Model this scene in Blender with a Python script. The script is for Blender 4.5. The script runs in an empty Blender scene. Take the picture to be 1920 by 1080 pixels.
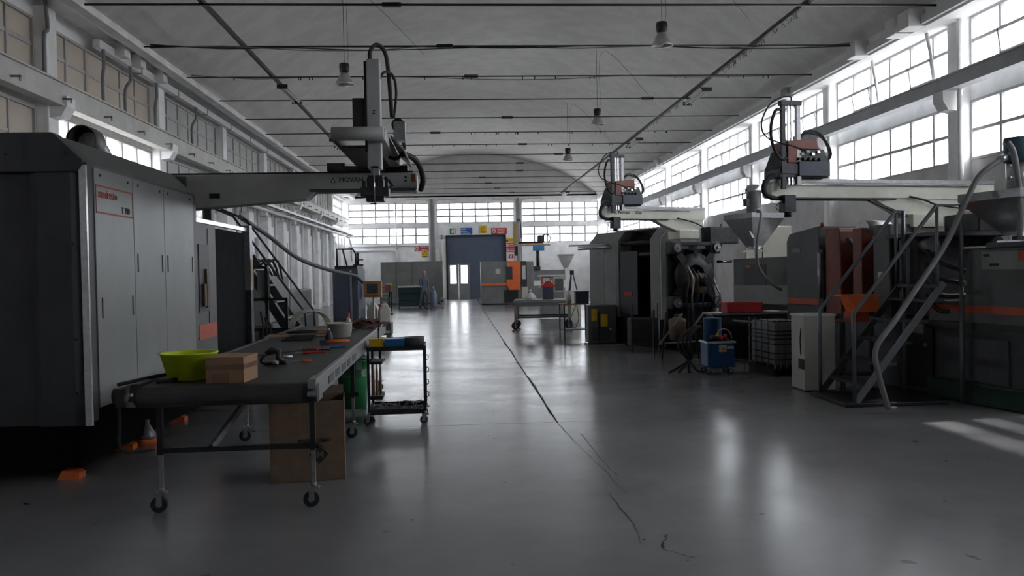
import bpy, math, random
from mathutils import Vector, Matrix
random.seed(7)
C = bpy.context.scene.collection
S = bpy.context.scene
# ------------------------------------------------------------ camera
cam = bpy.data.cameras.new('camera'); camo = bpy.data.objects.new('camera', cam); C.objects.link(camo)
PSI, TH, ROLL = .062059, .019289, .0187
f = Vector((math.sin(PSI)*math.cos(TH), math.cos(PSI)*math.cos(TH), -math.sin(TH)))
r0 = Vector((math.cos(PSI), -math.sin(PSI), 0)); u0 = r0.cross(f)
rv = r0*math.cos(ROLL)-u0*math.sin(ROLL); uv = u0*math.cos(ROLL)+r0*math.sin(ROLL)
camo.matrix_world = Matrix(((rv.x, uv.x, -f.x, 0), (rv.y, uv.y, -f.y, 0), (rv.z, uv.z, -f.z, 1.7), (0, 0, 0, 1)))
cam.sensor_width = 36; cam.lens = 30.0; cam.clip_start = .05; cam.clip_end = 400
S.camera = camo
# ------------------------------------------------------------ world: overcast sky, paler ground below the horizon
W = bpy.data.worlds.new('overcast'); S.world = W; W.use_nodes = True
nt = W.node_tree; nt.nodes.clear()
tc = nt.nodes.new('ShaderNodeTexCoord'); sx = nt.nodes.new('ShaderNodeSeparateXYZ'); cr = nt.nodes.new('ShaderNodeValToRGB')
bg = nt.nodes.new('ShaderNodeBackground'); wo = nt.nodes.new('ShaderNodeOutputWorld')
mr = nt.nodes.new('ShaderNodeMapRange'); mr.inputs[1].default_value = -1; mr.inputs[2].default_value = 1
nt.links.new(tc.outputs['Generated'], sx.inputs[0]); nt.links.new(sx.outputs[2], mr.inputs[0]); nt.links.new(mr.outputs[0], cr.inputs[0]); nt.links.new(cr.outputs[0], bg.inputs[0]); nt.links.new(bg.outputs[0], wo.inputs[0])
cr.color_ramp.elements[0].position = .46; cr.color_ramp.elements[0].color = (.45, .44, .43, 1)
cr.color_ramp.elements[1].position = .51; cr.color_ramp.elements[1].color = (.95, .98, 1, 1)
bg.inputs[1].default_value = 7.6
# ------------------------------------------------------------ sun (hazy, from the right, 55 degrees up)
sl = bpy.data.lights.new('sun', 'SUN'); sl.energy = 12.0; sl.angle = math.radians(2.5); sl.color = (1, .96, .9)
so = bpy.data.objects.new('sun', sl); C.objects.link(so)
el = math.radians(53); so.rotation_euler = Vector((-math.cos(el), -.11, -math.sin(el))).to_track_quat('-Z', 'Y').to_euler(); so.location = (30, 20, 30)
# light portals in the window bands (they only guide sampling of the sky)
def portal(name, loc, sxx, syy, direction):
    l = bpy.data.lights.new(name, 'AREA'); l.shape = 'RECTANGLE'; l.size = sxx; l.size_y = syy; l.cycles.is_portal = True
    o = bpy.data.objects.new(name, l); C.objects.link(o); o.location = loc
    o.rotation_euler = Vector(direction).to_track_quat('-Z', 'Y').to_euler(); return o
for nm, x, z, h, d in (('portal_r1', 9.9, 5.75, 1.2, (-1, 0, 0)), ('portal_r2', 9.9, 4.2, 1.15, (-1, 0, 0)), ('portal_l1', -7.6, 5.75, 1.2, (1, 0, 0))):
    o = portal(nm, (x, 24, z), h, 61, d)
portal('portal_f1', (1.3, 54.95, 5.5), 16.4, 1.35, (0, -1, 0)); portal('portal_f2', (1.3, 54.95, 4.1), 16.4, 1.1, (0, -1, 0))
S.view_settings.view_transform = 'Standard'; S.view_settings.look = 'None'; S.view_settings.gamma = 1; S.view_settings.use_curve_mapping = False
S.view_settings.exposure = 0.28
S.cycles.max_bounces = 8; S.cycles.diffuse_bounces = 5; S.cycles.transparent_max_bounces = 12
# ------------------------------------------------------------ materials
MATS = {}
def mat(name, col, rough=.5, metal=0, var=.15, scale=6, bump=0, dirt=0, stretch=None, coat=0):
    if name in MATS: return MATS[name]
    m = bpy.data.materials.new(name); m.use_nodes = True; n = m.node_tree; b = n.nodes['Principled BSDF']
    b.inputs['Roughness'].default_value = rough; b.inputs['Metallic'].default_value = metal
    if coat: b.inputs['Coat Weight'].default_value = coat
    t = n.nodes.new('ShaderNodeTexCoord'); mp = n.nodes.new('ShaderNodeMapping'); nz = n.nodes.new('ShaderNodeTexNoise')
    if stretch: mp.inputs['Scale'].default_value = stretch
    nz.inputs['Scale'].default_value = scale; nz.inputs['Detail'].default_value = 5; nz.inputs['Roughness'].default_value = .6
    n.links.new(t.outputs['Object'], mp.inputs[0]); n.links.new(mp.outputs[0], nz.inputs['Vector'])
    rp = n.nodes.new('ShaderNodeValToRGB'); rp.color_ramp.elements[0].position = .3; rp.color_ramp.elements[1].position = .7
    rp.color_ramp.elements[0].color = tuple(c*(1-var) for c in col)+(1,); rp.color_ramp.elements[1].color = tuple(min(1, c*(1+var)) for c in col)+(1,)
    n.links.new(nz.outputs[0], rp.inputs[0]); out = rp.outputs[0]
    if dirt:
        n2 = n.nodes.new('ShaderNodeTexNoise'); n2.inputs['Scale'].default_value = 1.7; n2.inputs['Detail'].default_value = 8
        n.links.new(mp.outputs[0], n2.inputs['Vector'])
        r2 = n.nodes.new('ShaderNodeValToRGB'); r2.color_ramp.elements[0].position = .42; r2.color_ramp.elements[1].position = .6
        r2.color_ramp.elements[0].color = (1-dirt, 1-dirt, 1-dirt*1.05, 1); r2.color_ramp.elements[1].color = (1, 1, 1, 1)
        mx = n.nodes.new('ShaderNodeMix'); mx.data_type = 'RGBA'; mx.blend_type = 'MULTIPLY'; mx.inputs[0].default_value = 1
        n.links.new(n2.outputs[0], r2.inputs[0]); n.links.new(out, mx.inputs[6]); n.links.new(r2.outputs[0], mx.inputs[7]); out = mx.outputs[2]
    n.links.new(out, b.inputs['Base Color'])
    if bump:
        bp = n.nodes.new('ShaderNodeBump'); bp.inputs['Strength'].default_value = bump; bp.inputs['Distance'].default_value = .01
        n.links.new(nz.outputs[0], bp.inputs['Height']); n.links.new(bp.outputs[0], b.inputs['Normal'])
    MATS[name] = m; return m
def glass(name, tint=(1, 1, 1), clear=.93):
    m = bpy.data.materials.new(name); m.use_nodes = True; n = m.node_tree; n.nodes.remove(n.nodes['Principled BSDF'])
    o = n.nodes['Material Output']; a = n.nodes.new('ShaderNodeBsdfTransparent'); a.inputs[0].default_value = tint+(1,)
    g = n.nodes.new('ShaderNodeBsdfGlossy'); g.inputs['Roughness'].default_value = .05; x = n.nodes.new('ShaderNodeMixShader'); x.inputs[0].default_value = 1-clear
    n.links.new(a.outputs[0], x.inputs[1]); n.links.new(g.outputs[0], x.inputs[2]); n.links.new(x.outputs[0], o.inputs[0]); MATS[name] = m; return m
def frosted(name, tcol, dcol):
    m = bpy.data.materials.new(name); m.use_nodes = True; n = m.node_tree; n.nodes.remove(n.nodes['Principled BSDF'])
    o = n.nodes['Material Output']; a = n.nodes.new('ShaderNodeBsdfTranslucent'); d = n.nodes.new('ShaderNodeBsdfDiffuse'); x = n.nodes.new('ShaderNodeAddShader')
    t = n.nodes.new('ShaderNodeTexCoord'); nz = n.nodes.new('ShaderNodeTexNoise'); nz.inputs['Scale'].default_value = 1.2; rp = n.nodes.new('ShaderNodeValToRGB')
    rp.color_ramp.elements[0].color = tuple(c*.8 for c in tcol)+(1,); rp.color_ramp.elements[1].color = tuple(c*1.2 for c in tcol)+(1,)
    n.links.new(t.outputs['Object'], nz.inputs['Vector']); n.links.new(nz.outputs[0], rp.inputs[0]); n.links.new(rp.outputs[0], a.inputs[0])
    d.inputs[0].default_value = dcol+(1,); n.links.new(a.outputs[0], x.inputs[0]); n.links.new(d.outputs[0], x.inputs[1]); n.links.new(x.outputs[0], o.inputs[0]); MATS[name] = m; return m
M_WALL = mat('painted_wall', (.88, .88, .88), .8, var=.06, scale=3, dirt=.12)
M_WALLR = M_WALL
M_WALLG = mat('grey_dado_wall', (.6, .59, .59), .8, var=.08, scale=3, dirt=.1)
M_STEELW = mat('white_painted_steel', (.66, .66, .66), .5, var=.05, scale=8)
M_BEAM = mat('crane_beam_paint', (.50, .52, .55), .6, var=.06, scale=4, dirt=.12)
M_FRAME = mat('window_frame_paint', (.42, .42, .43), .5, var=.08)
M_LFRAME = mat('left_frame_paint', (.42, .41, .40), .6, var=.08)
M_BLACK = mat('black_metal', (.018, .018, .02), .45, .2, var=.3)
M_VOID = mat('black_paint_and_shade', (.010, .010, .011), .9, var=.3); M_VOID.node_tree.nodes['Principled BSDF'].inputs['Specular IOR Level'].default_value = .12  # black parts, and solid blocks that paint the shade inside machines
M_RUBBER = mat('black_rubber', (.02, .02, .022), .7, var=.3)
M_DARK = mat('dark_machine_metal', (.05, .05, .055), .5, .4, var=.4, scale=10, dirt=.3)
M_GREY = mat('grey_enclosure_paint', (.23, .233, .23), .45, var=.07, scale=5, dirt=.12)
M_GREYD = mat('dark_grey_enclosure', (.05, .052, .058), .5, var=.1, scale=5, dirt=.15)
M_GREYM = mat('mid_grey_guard', (.095, .098, .098), .5, var=.1, scale=5, dirt=.15)
M_ORANGE = mat('orange_paint', (.50, .08, .03), .5, var=.12, scale=8, dirt=.15)
M_ORANGEB = mat('bright_orange', (.95, .19, .05), .45, var=.1)
M_REDB = mat('brick_red_paint', (.22, .055, .035), .5, var=.15, dirt=.2)
M_RED = mat('red_paint', (.50, .035, .03), .45, var=.15)
M_STEEL = mat('bare_steel', (.60, .60, .61), .3, .9, var=.15, scale=20)
M_ZINC = mat('zinc_plated_steel', (.30, .30, .31), .42, .7, var=.2, scale=20)
M_CHROME = mat('chrome_steel', (.75, .75, .75), .12, 1, var=.05)
M_CREAM = mat('cream_beam_paint', (.80, .79, .68), .5, var=.08, scale=5, dirt=.15)
M_ARML = mat('grey_robot_beam', (.42, .42, .41), .45, var=.08, dirt=.12)
M_GREEN = mat('dark_green_paint', (.012, .045, .03), .5, var=.25, dirt=.3)
M_GREENB = mat('green_plastic', (.01, .16, .05), .4, var=.2)
M_LIME = mat('lime_plastic', (.50, .62, .015), .4, var=.05)
M_CARD = mat('cardboard', (.33, .19, .11), .85, var=.1, scale=12, stretch=(1, 1, 6))
M_CARDD = mat('dark_cardboard', (.185, .125, .085), .85, var=.12, scale=12)
M_TAPE = mat('packing_tape', (.20, .11, .07), .3, var=.05)
M_BELT = mat('conveyor_belt', (.045, .047, .043), .6, var=.2, scale=5, dirt=.2)
M_WHITEP = mat('white_plastic', (.62, .60, .52), .5, var=.08)
M_BLUE = mat('blue_paint', (.008, .06, .16), .4, var=.15)
M_BLUEB = mat('blue_plastic', (.01, .13, .36), .35, var=.1)
M_NAVY = mat('slate_blue_paint', (.045, .055, .085), .5, var=.12)
M_YEL = mat('yellow_plastic', (.60, .38, .01), .4, var=.12)
M_SLATE = mat('slate_door_sheet', (.085, .105, .15), .7, var=.06, scale=2)
M_SKIN = mat('skin', (.55, .30, .24), .6, var=.06)
M_COVER = mat('grey_work_clothes', (.12, .13, .17), .85, var=.12, scale=12)
M_WOOD = mat('worn_wood', (.28, .15, .09), .6, var=.2, stretch=(1, 8, 1))
M_PAPER = mat('paper_label', (.60, .60, .58), .7, var=.04)
M_INK = mat('black_ink', (.02, .02, .02), .7, var=.05)
M_SCREEN = mat('dull_screen', (.06, .075, .085), .25, var=.1)
M_IBC = mat('translucent_white_tank', (.25, .25, .25), .4, var=.1, scale=2)
M_HOSE = mat('grey_hose', (.20, .20, .21), .5, var=.1)
G_CLEAR = glass('window_glass', (.97, .98, 1), .94)
G_BEIGE = frosted('beige_lit_frosted_glass', (.10, .088, .075), (.35, .33, .31))
G_PAINT = frosted('painted_over_glass', (.012, .012, .012), (.5, .5, .49))
# ------------------------------------------------------------ mesh builder
class MB:
    def __init__(s): s.v = []; s.f = []; s.sm = []
    def quad(s, pts, sm=False):
        i = len(s.v); s.v += [tuple(p) for p in pts]; s.f.append(tuple(range(i, i+len(pts)))); s.sm.append(sm); return s
    def bb(s, x0, x1, y0, y1, z0, z1):
        i = len(s.v); s.v += [(x, y, z) for z in (z0, z1) for y in (y0, y1) for x in (x0, x1)]
        for q in ((0, 2, 3, 1), (4, 5, 7, 6), (0, 1, 5, 4), (2, 6, 7, 3), (0, 4, 6, 2), (1, 3, 7, 5)): s.f.append(tuple(i+k for k in q)); s.sm.append(False)
        return s
    def box(s, c, d, rz=0, rx=0, ry=0):
        R = Matrix.Rotation(rz, 3, 'Z') @ Matrix.Rotation(ry, 3, 'Y') @ Matrix.Rotation(rx, 3, 'X'); i = len(s.v)
        for z in (-1, 1):
            for y in (-1, 1):
                for x in (-1, 1): s.v.append(tuple(Vector(c)+R @ Vector((x*d[0]/2, y*d[1]/2, z*d[2]/2))))
        for q in ((0, 2, 3, 1), (4, 5, 7, 6), (0, 1, 5, 4), (2, 6, 7, 3), (0, 4, 6, 2), (1, 3, 7, 5)): s.f.append(tuple(i+k for k in q)); s.sm.append(False)
        return s
    def bar(s, p, q, w, h=None):      # square bar between two points
        h = h or w; p = Vector(p); q = Vector(q); d = (q-p).normalized(); a = Vector((0, 0, 1)) if abs(d.z) < .95 else Vector((0, 1, 0))
        e1 = d.cross(a).normalized(); e2 = e1.cross(d); i = len(s.v)
        for c in (p, q):
            for k, l in ((-1, -1), (1, -1), (1, 1), (-1, 1)): s.v.append(tuple(c+e1*k*w/2+e2*l*h/2))
        for a_ in range(4): s.f.append((i+a_, i+(a_+1) % 4, i+4+(a_+1) % 4, i+4+a_)); s.sm.append(False)
        s.f.append((i+3, i+2, i+1, i)); s.f.append((i+4, i+5, i+6, i+7)); s.sm += [False, False]; return s
    def cyl(s, p, q, r, r2=None, n=12, cap=True):
        r2 = r if r2 is None else r2; p = Vector(p); q = Vector(q); d = (q-p).normalized(); a = Vector((0, 0, 1)) if abs(d.z) < .9 else Vector((1, 0, 0))
        e1 = d.cross(a).normalized(); e2 = d.cross(e1); i = len(s.v)
        for c, rr in ((p, r), (q, r2)):
            for k in range(n): t = 2*math.pi*k/n; s.v.append(tuple(c+e1*rr*math.cos(t)+e2*rr*math.sin(t)))
        for k in range(n): s.f.append((i+k, i+n+k, i+n+(k+1) % n, i+(k+1) % n)); s.sm.append(True)
        if cap: s.f.append(tuple(i+k for k in range(n))); s.f.append(tuple(i+n+k for k in range(n))[::-1]); s.sm += [False, False]
        return s
    def tube(s, pts, r, n=6, smooth=True, sub=0):
        P = [Vector(p) for p in pts]
        if sub: P = spline(P, sub)
        i0 = len(s.v); last = None
        for j, p in enumerate(P):
            d = (P[min(j+1, len(P)-1)]-P[max(j-1, 0)]).normalized()
            if last is None: a = Vector((0, 0, 1)) if abs(d.z) < .9 else Vector((1, 0, 0)); e1 = d.cross(a).normalized()
            else: e1 = (last-d*last.dot(d)).normalized()
            last = e1; e2 = d.cross(e1); rr = r[j] if isinstance(r, (list, tuple)) else r
            for k in range(n): t = 2*math.pi*k/n; s.v.append(tuple(p+e1*rr*math.cos(t)+e2*rr*math.sin(t)))
        for j in range(len(P)-1):
            for k in range(n): a = i0+j*n; s.f.append((a+k, a+(k+1) % n, a+n+(k+1) % n, a+n+k)); s.sm.append(smooth)
        s.f.append(tuple(i0+k for k in range(n))[::-1]); s.f.append(tuple(i0+(len(P)-1)*n+k for k in range(n))); s.sm += [False, False]; return s
    def lathe(s, prof, c=(0, 0, 0), n=16, sm=True, ax='z'):
        i = len(s.v)
        for r, z in prof:
            for k in range(n):
                t = 2*math.pi*k/n; x, y, zz = r*math.cos(t), r*math.sin(t), z
                if ax == 'x': x, y, zz = z, x, y
                if ax == 'y': x, y, zz = x, z, y
                s.v.append((c[0]+x, c[1]+y, c[2]+zz))
        for j in range(len(prof)-1):
            for k in range(n): a = i+j*n; s.f.append((a+k, a+(k+1) % n, a+n+(k+1) % n, a+n+k)); s.sm.append(sm)
        return s
    def prism(s, poly, ax, a0, a1):   # polygon (u,v) extruded along axis ax; u,v are the two other axes in order
        def P(u, v, a): return {'x': (a, u, v), 'y': (u, a, v), 'z': (u, v, a)}[ax]
        i = len(s.v); n = len(poly); s.v += [P(u, v, a0) for u, v in poly]+[P(u, v, a1) for u, v in poly]
        for k in range(n): s.f.append((i+k, i+(k+1) % n, i+n+(k+1) % n, i+n+k)); s.sm.append(False)
        s.f.append(tuple(i+k for k in range(n))[::-1]); s.f.append(tuple(i+n+k for k in range(n))); s.sm += [False, False]; return s
    def frustum(s, a, b):             # two rectangles (x0,x1,y0,y1,z)
        i = len(s.v)
        for r in (a, b): s.v += [(r[0], r[2], r[4]), (r[1], r[2], r[4]), (r[1], r[3], r[4]), (r[0], r[3], r[4])]
        for k in range(4): s.f.append((i+k, i+(k+1) % 4, i+4+(k+1) % 4, i+4+k)); s.sm.append(False)
        s.f += [(i+3, i+2, i+1, i), (i+4, i+5, i+6, i+7)]; s.sm += [False, False]; return s
    def me(s, name, m):
        me = bpy.data.meshes.new(name); me.from_pydata(s.v, [], s.f); me.polygons.foreach_set('use_smooth', s.sm); me.materials.append(m); me.update()
        import bmesh
        b = bmesh.new(); b.from_mesh(me); bmesh.ops.recalc_face_normals(b, faces=b.faces); b.to_mesh(me); b.free(); return me
    def obj(s, name, m, parent=None, bev=0, label=None, loc=None):
        o = bpy.data.objects.new(name, s.me(name, m)); C.objects.link(o)
        if parent is not None: o.parent = parent
        if loc: o.location = loc
        if label: o['label'] = label
        if bev:
            b = o.modifiers.new('bevel', 'BEVEL'); b.width = bev; b.segments = 2; b.limit_method = 'ANGLE'
        return o
def spline(P, sub):
    out = []
    for i in range(len(P)-1):
        p0 = P[max(i-1, 0)]; p1 = P[i]; p2 = P[i+1]; p3 = P[min(i+2, len(P)-1)]
        for k in range(sub):
            t = k/sub; out.append(.5*((2*p1)+(p2-p0)*t+(2*p0-5*p1+4*p2-p3)*t*t+(3*p1-p0-3*p2+p3)*t**3))
    out.append(P[-1]); return out
def thing(name, label, cat, loc=(0, 0, 0), rz=0, group=None):
    o = bpy.data.objects.new(name, None); C.objects.link(o); o.location = loc; o.rotation_euler = (0, 0, rz); o.empty_display_size = .1
    o['label'] = label; o['category'] = cat
    if group: o['group'] = group
    return o
def tag(o, label, cat, group=None, kind=None):
    o['label'] = label; o['category'] = cat
    if group: o['group'] = group
    if kind: o['kind'] = kind
    return o
def struct(o): o['kind'] = 'structure'; return o
def sempty(name, loc=(0, 0, 0), rz=0):
    o = bpy.data.objects.new(name, None); C.objects.link(o); o.location = loc; o.rotation_euler = (0, 0, rz); o['kind'] = 'structure'; return o
def inst(name, mesh, parent, loc=(0, 0, 0), rot=(0, 0, 0)):
    o = bpy.data.objects.new(name, mesh); C.objects.link(o); o.parent = parent; o.location = loc; o.rotation_euler = rot; return o
def copy_tree(o, parent=None):
    c = o.copy(); C.objects.link(c); c.parent = parent
    for ch in list(o.children): copy_tree(ch, c)
    return c
def text(name, s, size, m, parent, loc, rot, bold=False, ext=.002, sx=1):
    cu = bpy.data.curves.new(name, 'FONT'); cu.body = s; cu.size = size; cu.extrude = ext; cu.resolution_u = 2
    if bold: cu.offset = size*.018
    t = bpy.data.objects.new(name, cu); C.objects.link(t); bpy.context.view_layer.update()
    me = bpy.data.meshes.new_from_object(t); bpy.data.objects.remove(t); me.materials.clear(); me.materials.append(m)
    o = bpy.data.objects.new(name, me); C.objects.link(o); o.parent = parent; o.location = loc; o.rotation_euler = rot; o.scale = (sx, 1, 1); return o
PI = math.pi
# ============================================================ SETTING
# floor: base slab + concrete bays divided by joints
def floor_mat():
    m = bpy.data.materials.new('worn_sealed_concrete'); m.use_nodes = True; n = m.node_tree; b = n.nodes['Principled BSDF']
    g = n.nodes.new('ShaderNodeNewGeometry')
    def noise(scale, det=6, rough=.6, mul=None):
        z = n.nodes.new('ShaderNodeTexNoise'); z.inputs['Scale'].default_value = scale; z.inputs['Detail'].default_value = det; z.inputs['Roughness'].default_value = rough
        if mul:
            mp = n.nodes.new('ShaderNodeMapping'); mp.inputs['Scale'].default_value = mul; n.links.new(g.outputs['Position'], mp.inputs[0]); n.links.new(mp.outputs[0], z.inputs['Vector'])
        else: n.links.new(g.outputs['Position'], z.inputs['Vector'])
        return z
    a = noise(.5, 8, .65); r = n.nodes.new('ShaderNodeValToRGB'); r.color_ramp.elements[0].position = .3; r.color_ramp.elements[1].position = .72
    r.color_ramp.elements[0].color = (.175, .175, .18, 1); r.color_ramp.elements[1].color = (.265, .265, .27, 1); n.links.new(a.outputs[0], r.inputs[0])
    s = noise(5, 4, .5); r2 = n.nodes.new('ShaderNodeValToRGB'); r2.color_ramp.elements[0].position = .245; r2.color_ramp.elements[1].position = .30
    r2.color_ramp.elements[0].color = (.22, .22, .22, 1); r2.color_ramp.elements[1].color = (1, 1, 1, 1); n.links.new(s.outputs[0], r2.inputs[0])
    mx = n.nodes.new('ShaderNodeMix'); mx.data_type = 'RGBA'; mx.blend_type = 'MULTIPLY'; mx.inputs[0].default_value = 1
    n.links.new(r.outputs[0], mx.inputs[6]); n.links.new(r2.outputs[0], mx.inputs[7]); n.links.new(mx.outputs[2], b.inputs['Base Color'])
    c = noise(.7, 3, .5, (1, 1.5, 1)); r3 = n.nodes.new('ShaderNodeMapRange'); r3.inputs[1].default_value = .2; r3.inputs[2].default_value = .8; r3.inputs[3].default_value = .17; r3.inputs[4].default_value = .27
    n.links.new(c.outputs[0], r3.inputs[0]); n.links.new(r3.outputs[0], b.inputs['Roughness'])
    d = noise(9, 6, .65, (1, 2.2, 1)); bp = n.nodes.new('ShaderNodeBump'); bp.inputs['Strength'].default_value = .10; bp.inputs['Distance'].default_value = .01
    n.links.new(d.outputs[0], bp.inputs['Height']); n.links.new(bp.outputs[0], b.inputs['Normal'])
    b.inputs['Specular IOR Level'].default_value = .55
    return m
M_FLOOR = floor_mat(); M_JOINT = mat('dark_joint_filler', (.03, .03, .032), .8, var=.2)
X0, X1, Y0, Y1 = -7.1, 9.4, -6.95, 54.5
fl = struct(MB().bb(X0-.6, X1+.6, Y0-.2, Y1+.3, -.2, -.006).obj('floor', M_JOINT))
xs = [-7.7, -4.43, 1.07, 6.57, 10.0]; ys = [-7.1, -1.5, 4.0, 9.5, 15.0, 20.6, 26.1, 31.6, 37.1, 42.6, 48.1, 54.8]
for i in range(4):
    if i == 2: continue
    for j in range(11):
        if i == 1 and j < 3: MB().bb(xs[1]+.006, xs[3]-.006, ys[j]+.003, ys[j+1]-.003, -.1, 0).obj('concrete_slab', M_FLOOR, fl); continue
        if i == 1: MB().bb(xs[2]+.011, xs[3]-.006, ys[j]+.009, ys[j+1]-.009, -.1, 0).obj('concrete_slab', M_FLOOR, fl)
        MB().bb(xs[i]+.011, xs[i+1]-.011, ys[j]+.009, ys[j+1]-.009, -.1, 0).obj('concrete_slab', M_FLOOR, fl)
def crack(pts, w):
    b = MB(); P = []
    for (a, c) in zip(pts[:-1], pts[1:]):
        for k in range(6): P.append((a[0]+(c[0]-a[0])*k/6+random.uniform(-.012, .012), a[1]+(c[1]-a[1])*k/6))
    for a, c in zip(P[:-1], P[1:]):
        ww = w*random.uniform(.4, 1.2); b.quad([(a[0]-ww, a[1], .0012), (a[0]+ww, a[1], .0012), (c[0]+ww*.8, c[1], .0012), (c[0]-ww*.8, c[1], .0012)])
    b.obj('crack', M_JOINT, fl)
crack([(1.07, 9.5), (1.12, 8.4), (1.2, 7.2), (1.24, 6.2)], .005); crack([(1.24, 8.8), (1.24, 7.6), (1.28, 6.8)], .006); crack([(1.1, 6.4), (1.13, 5.6), (1.08, 5.1)], .006); crack([(1.3, 5.35), (1.2, 5.1), (1.32, 4.9)], .01)
crack([(1.05, 20.6), (1.09, 18), (1.04, 15)], .014); crack([(1.07, 15), (1.10, 12.4), (1.05, 9.5)], .012)
# ceiling: shallow barrel vault
M_CEIL = mat('whitewashed_vault', (.60, .595, .58), .9, var=.05, scale=14, bump=.2, dirt=.10)
cx, hw, rise, sp = 1.25, 7.9, 2.7, 6.45
R = (hw*hw+rise*rise)/(2*rise); arc = []
a0 = math.asin(hw/R)
for k in range(41):
    t = -a0+2*a0*k/40; arc.append((cx+R*math.sin(t), sp+rise-R+R*math.cos(t)))
vb = MB(); n = len(arc)
for yy in (Y0-.1, Y1+.15):
    for (x, z) in arc: vb.v.append((x, yy, z))
for k in range(n-1): vb.f.append((k, k+1, n+k+1, n+k)); vb.sm.append(True)
ce = struct(vb.obj('ceiling', M_CEIL)); sd = ce.modifiers.new('thick', 'SOLIDIFY'); sd.thickness = .18; sd.offset = 1
ce.data.flip_normals() if ce.data.polygons[20].normal.z > 0 else None
sd.offset = -1
# edge beams of the vault (gutters)
struct(MB().prism([(-6.95, 6.62), (-6.62, 6.42), (-6.42, 6.42), (-6.42, 6.56), (-6.62, 6.72), (-7.7, 6.72), (-7.7, 6.9), (-8.0, 6.9), (-8.0, 6.6)], 'y', Y0, Y1).obj('trim_1', M_WALL))
struct(MB().prism([(8.95, 6.22), (9.42, 6.22), (9.42, 6.5), (9.7, 6.5), (9.7, 6.8), (9.0, 6.8), (8.95, 6.6)], 'y', Y0, Y1).obj('trim_2', M_WALL))
# side walls with bands, columns, corbels
COLY = [15.65+5.6*k for k in range(-4, 7)]
def side_wall(name, s, xin, mats):
    xg = xin+s*.22; xo = xin+s*.42
    w = sempty(name, (0, 0, 0))
    def band(z0, z1, nm, m, y0=Y0-.2, y1=Y1+.2, dx=0): MB().bb(min(xg-s*dx, xo), max(xg-s*dx, xo), y0, y1, z0, z1).obj(nm, m, w)
    band(0, 3.62, 'lower_wall', mats[0]); band(4.74, 5.12, 'middle_wall', mats[1]); band(6.3, 6.75, 'upper_wall', mats[1])
    for y in COLY:
        MB().bb(min(xin, xo), max(xin, xo), y-.2, y+.2, 0, 6.5).obj('column', mats[1], w, bev=.02)
        c = MB().prism([(xin+s*.02, 4.93), (xin-s*.30, 4.93), (xin-s*.30, 4.75), (xin-s*.2, 4.58), (xin+s*.02, 4.55)], 'y', y-.17, y+.17)
        c.obj('corbel', mats[1], w)
    return w
wr = side_wall('wall_right', 1, X1, (M_WALLG, M_WALL)); wl = side_wall('wall_left', -1, X0, (M_WALL, M_WALL))
# vertical downpipes on the right columns
for y in COLY[2:]: MB().cyl((9.33, y-.33, .2), (9.33, y-.33, 6.2), .05, n=8).obj('downpipe', M_STEELW, wr)
# crane runway beams (I shaped)
def ibeam(name, x0, x1, z0, z1, m):
    b = MB(); t = .03; xm = (x0+x1)/2
    b.bb(x0, x1, Y0, Y1, z1-t, z1); b.bb(x0+.02, x1-.02, Y0, Y1, z0, z0+t); b.bb(x0+.03, x0+.06, Y0, Y1, z0+t, z1-t); b.bb(x1-.1, x1-.05, Y0, Y1, z0+t, z1-t)
    return struct(b.obj(name, m))
ibeam('trim_3', 9.1, 9.38, 4.93, 5.2, M_BEAM)
lb = ibeam('trim_4', -7.08, -6.82, 4.75, 5.17, mat('left_beam_paint', (.55, .54, .51), .6, var=.06, dirt=.15))
for k in range(24):
    y = 12+k*1.75; b = MB(); b.bb(-6.9, -6.72, y-.02, y+.02, 4.86, 4.89).bb(-6.74, -6.72, y-.02, y+.02, 4.80, 4.89); b.obj('rail_clip', M_ZINC, lb)
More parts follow.
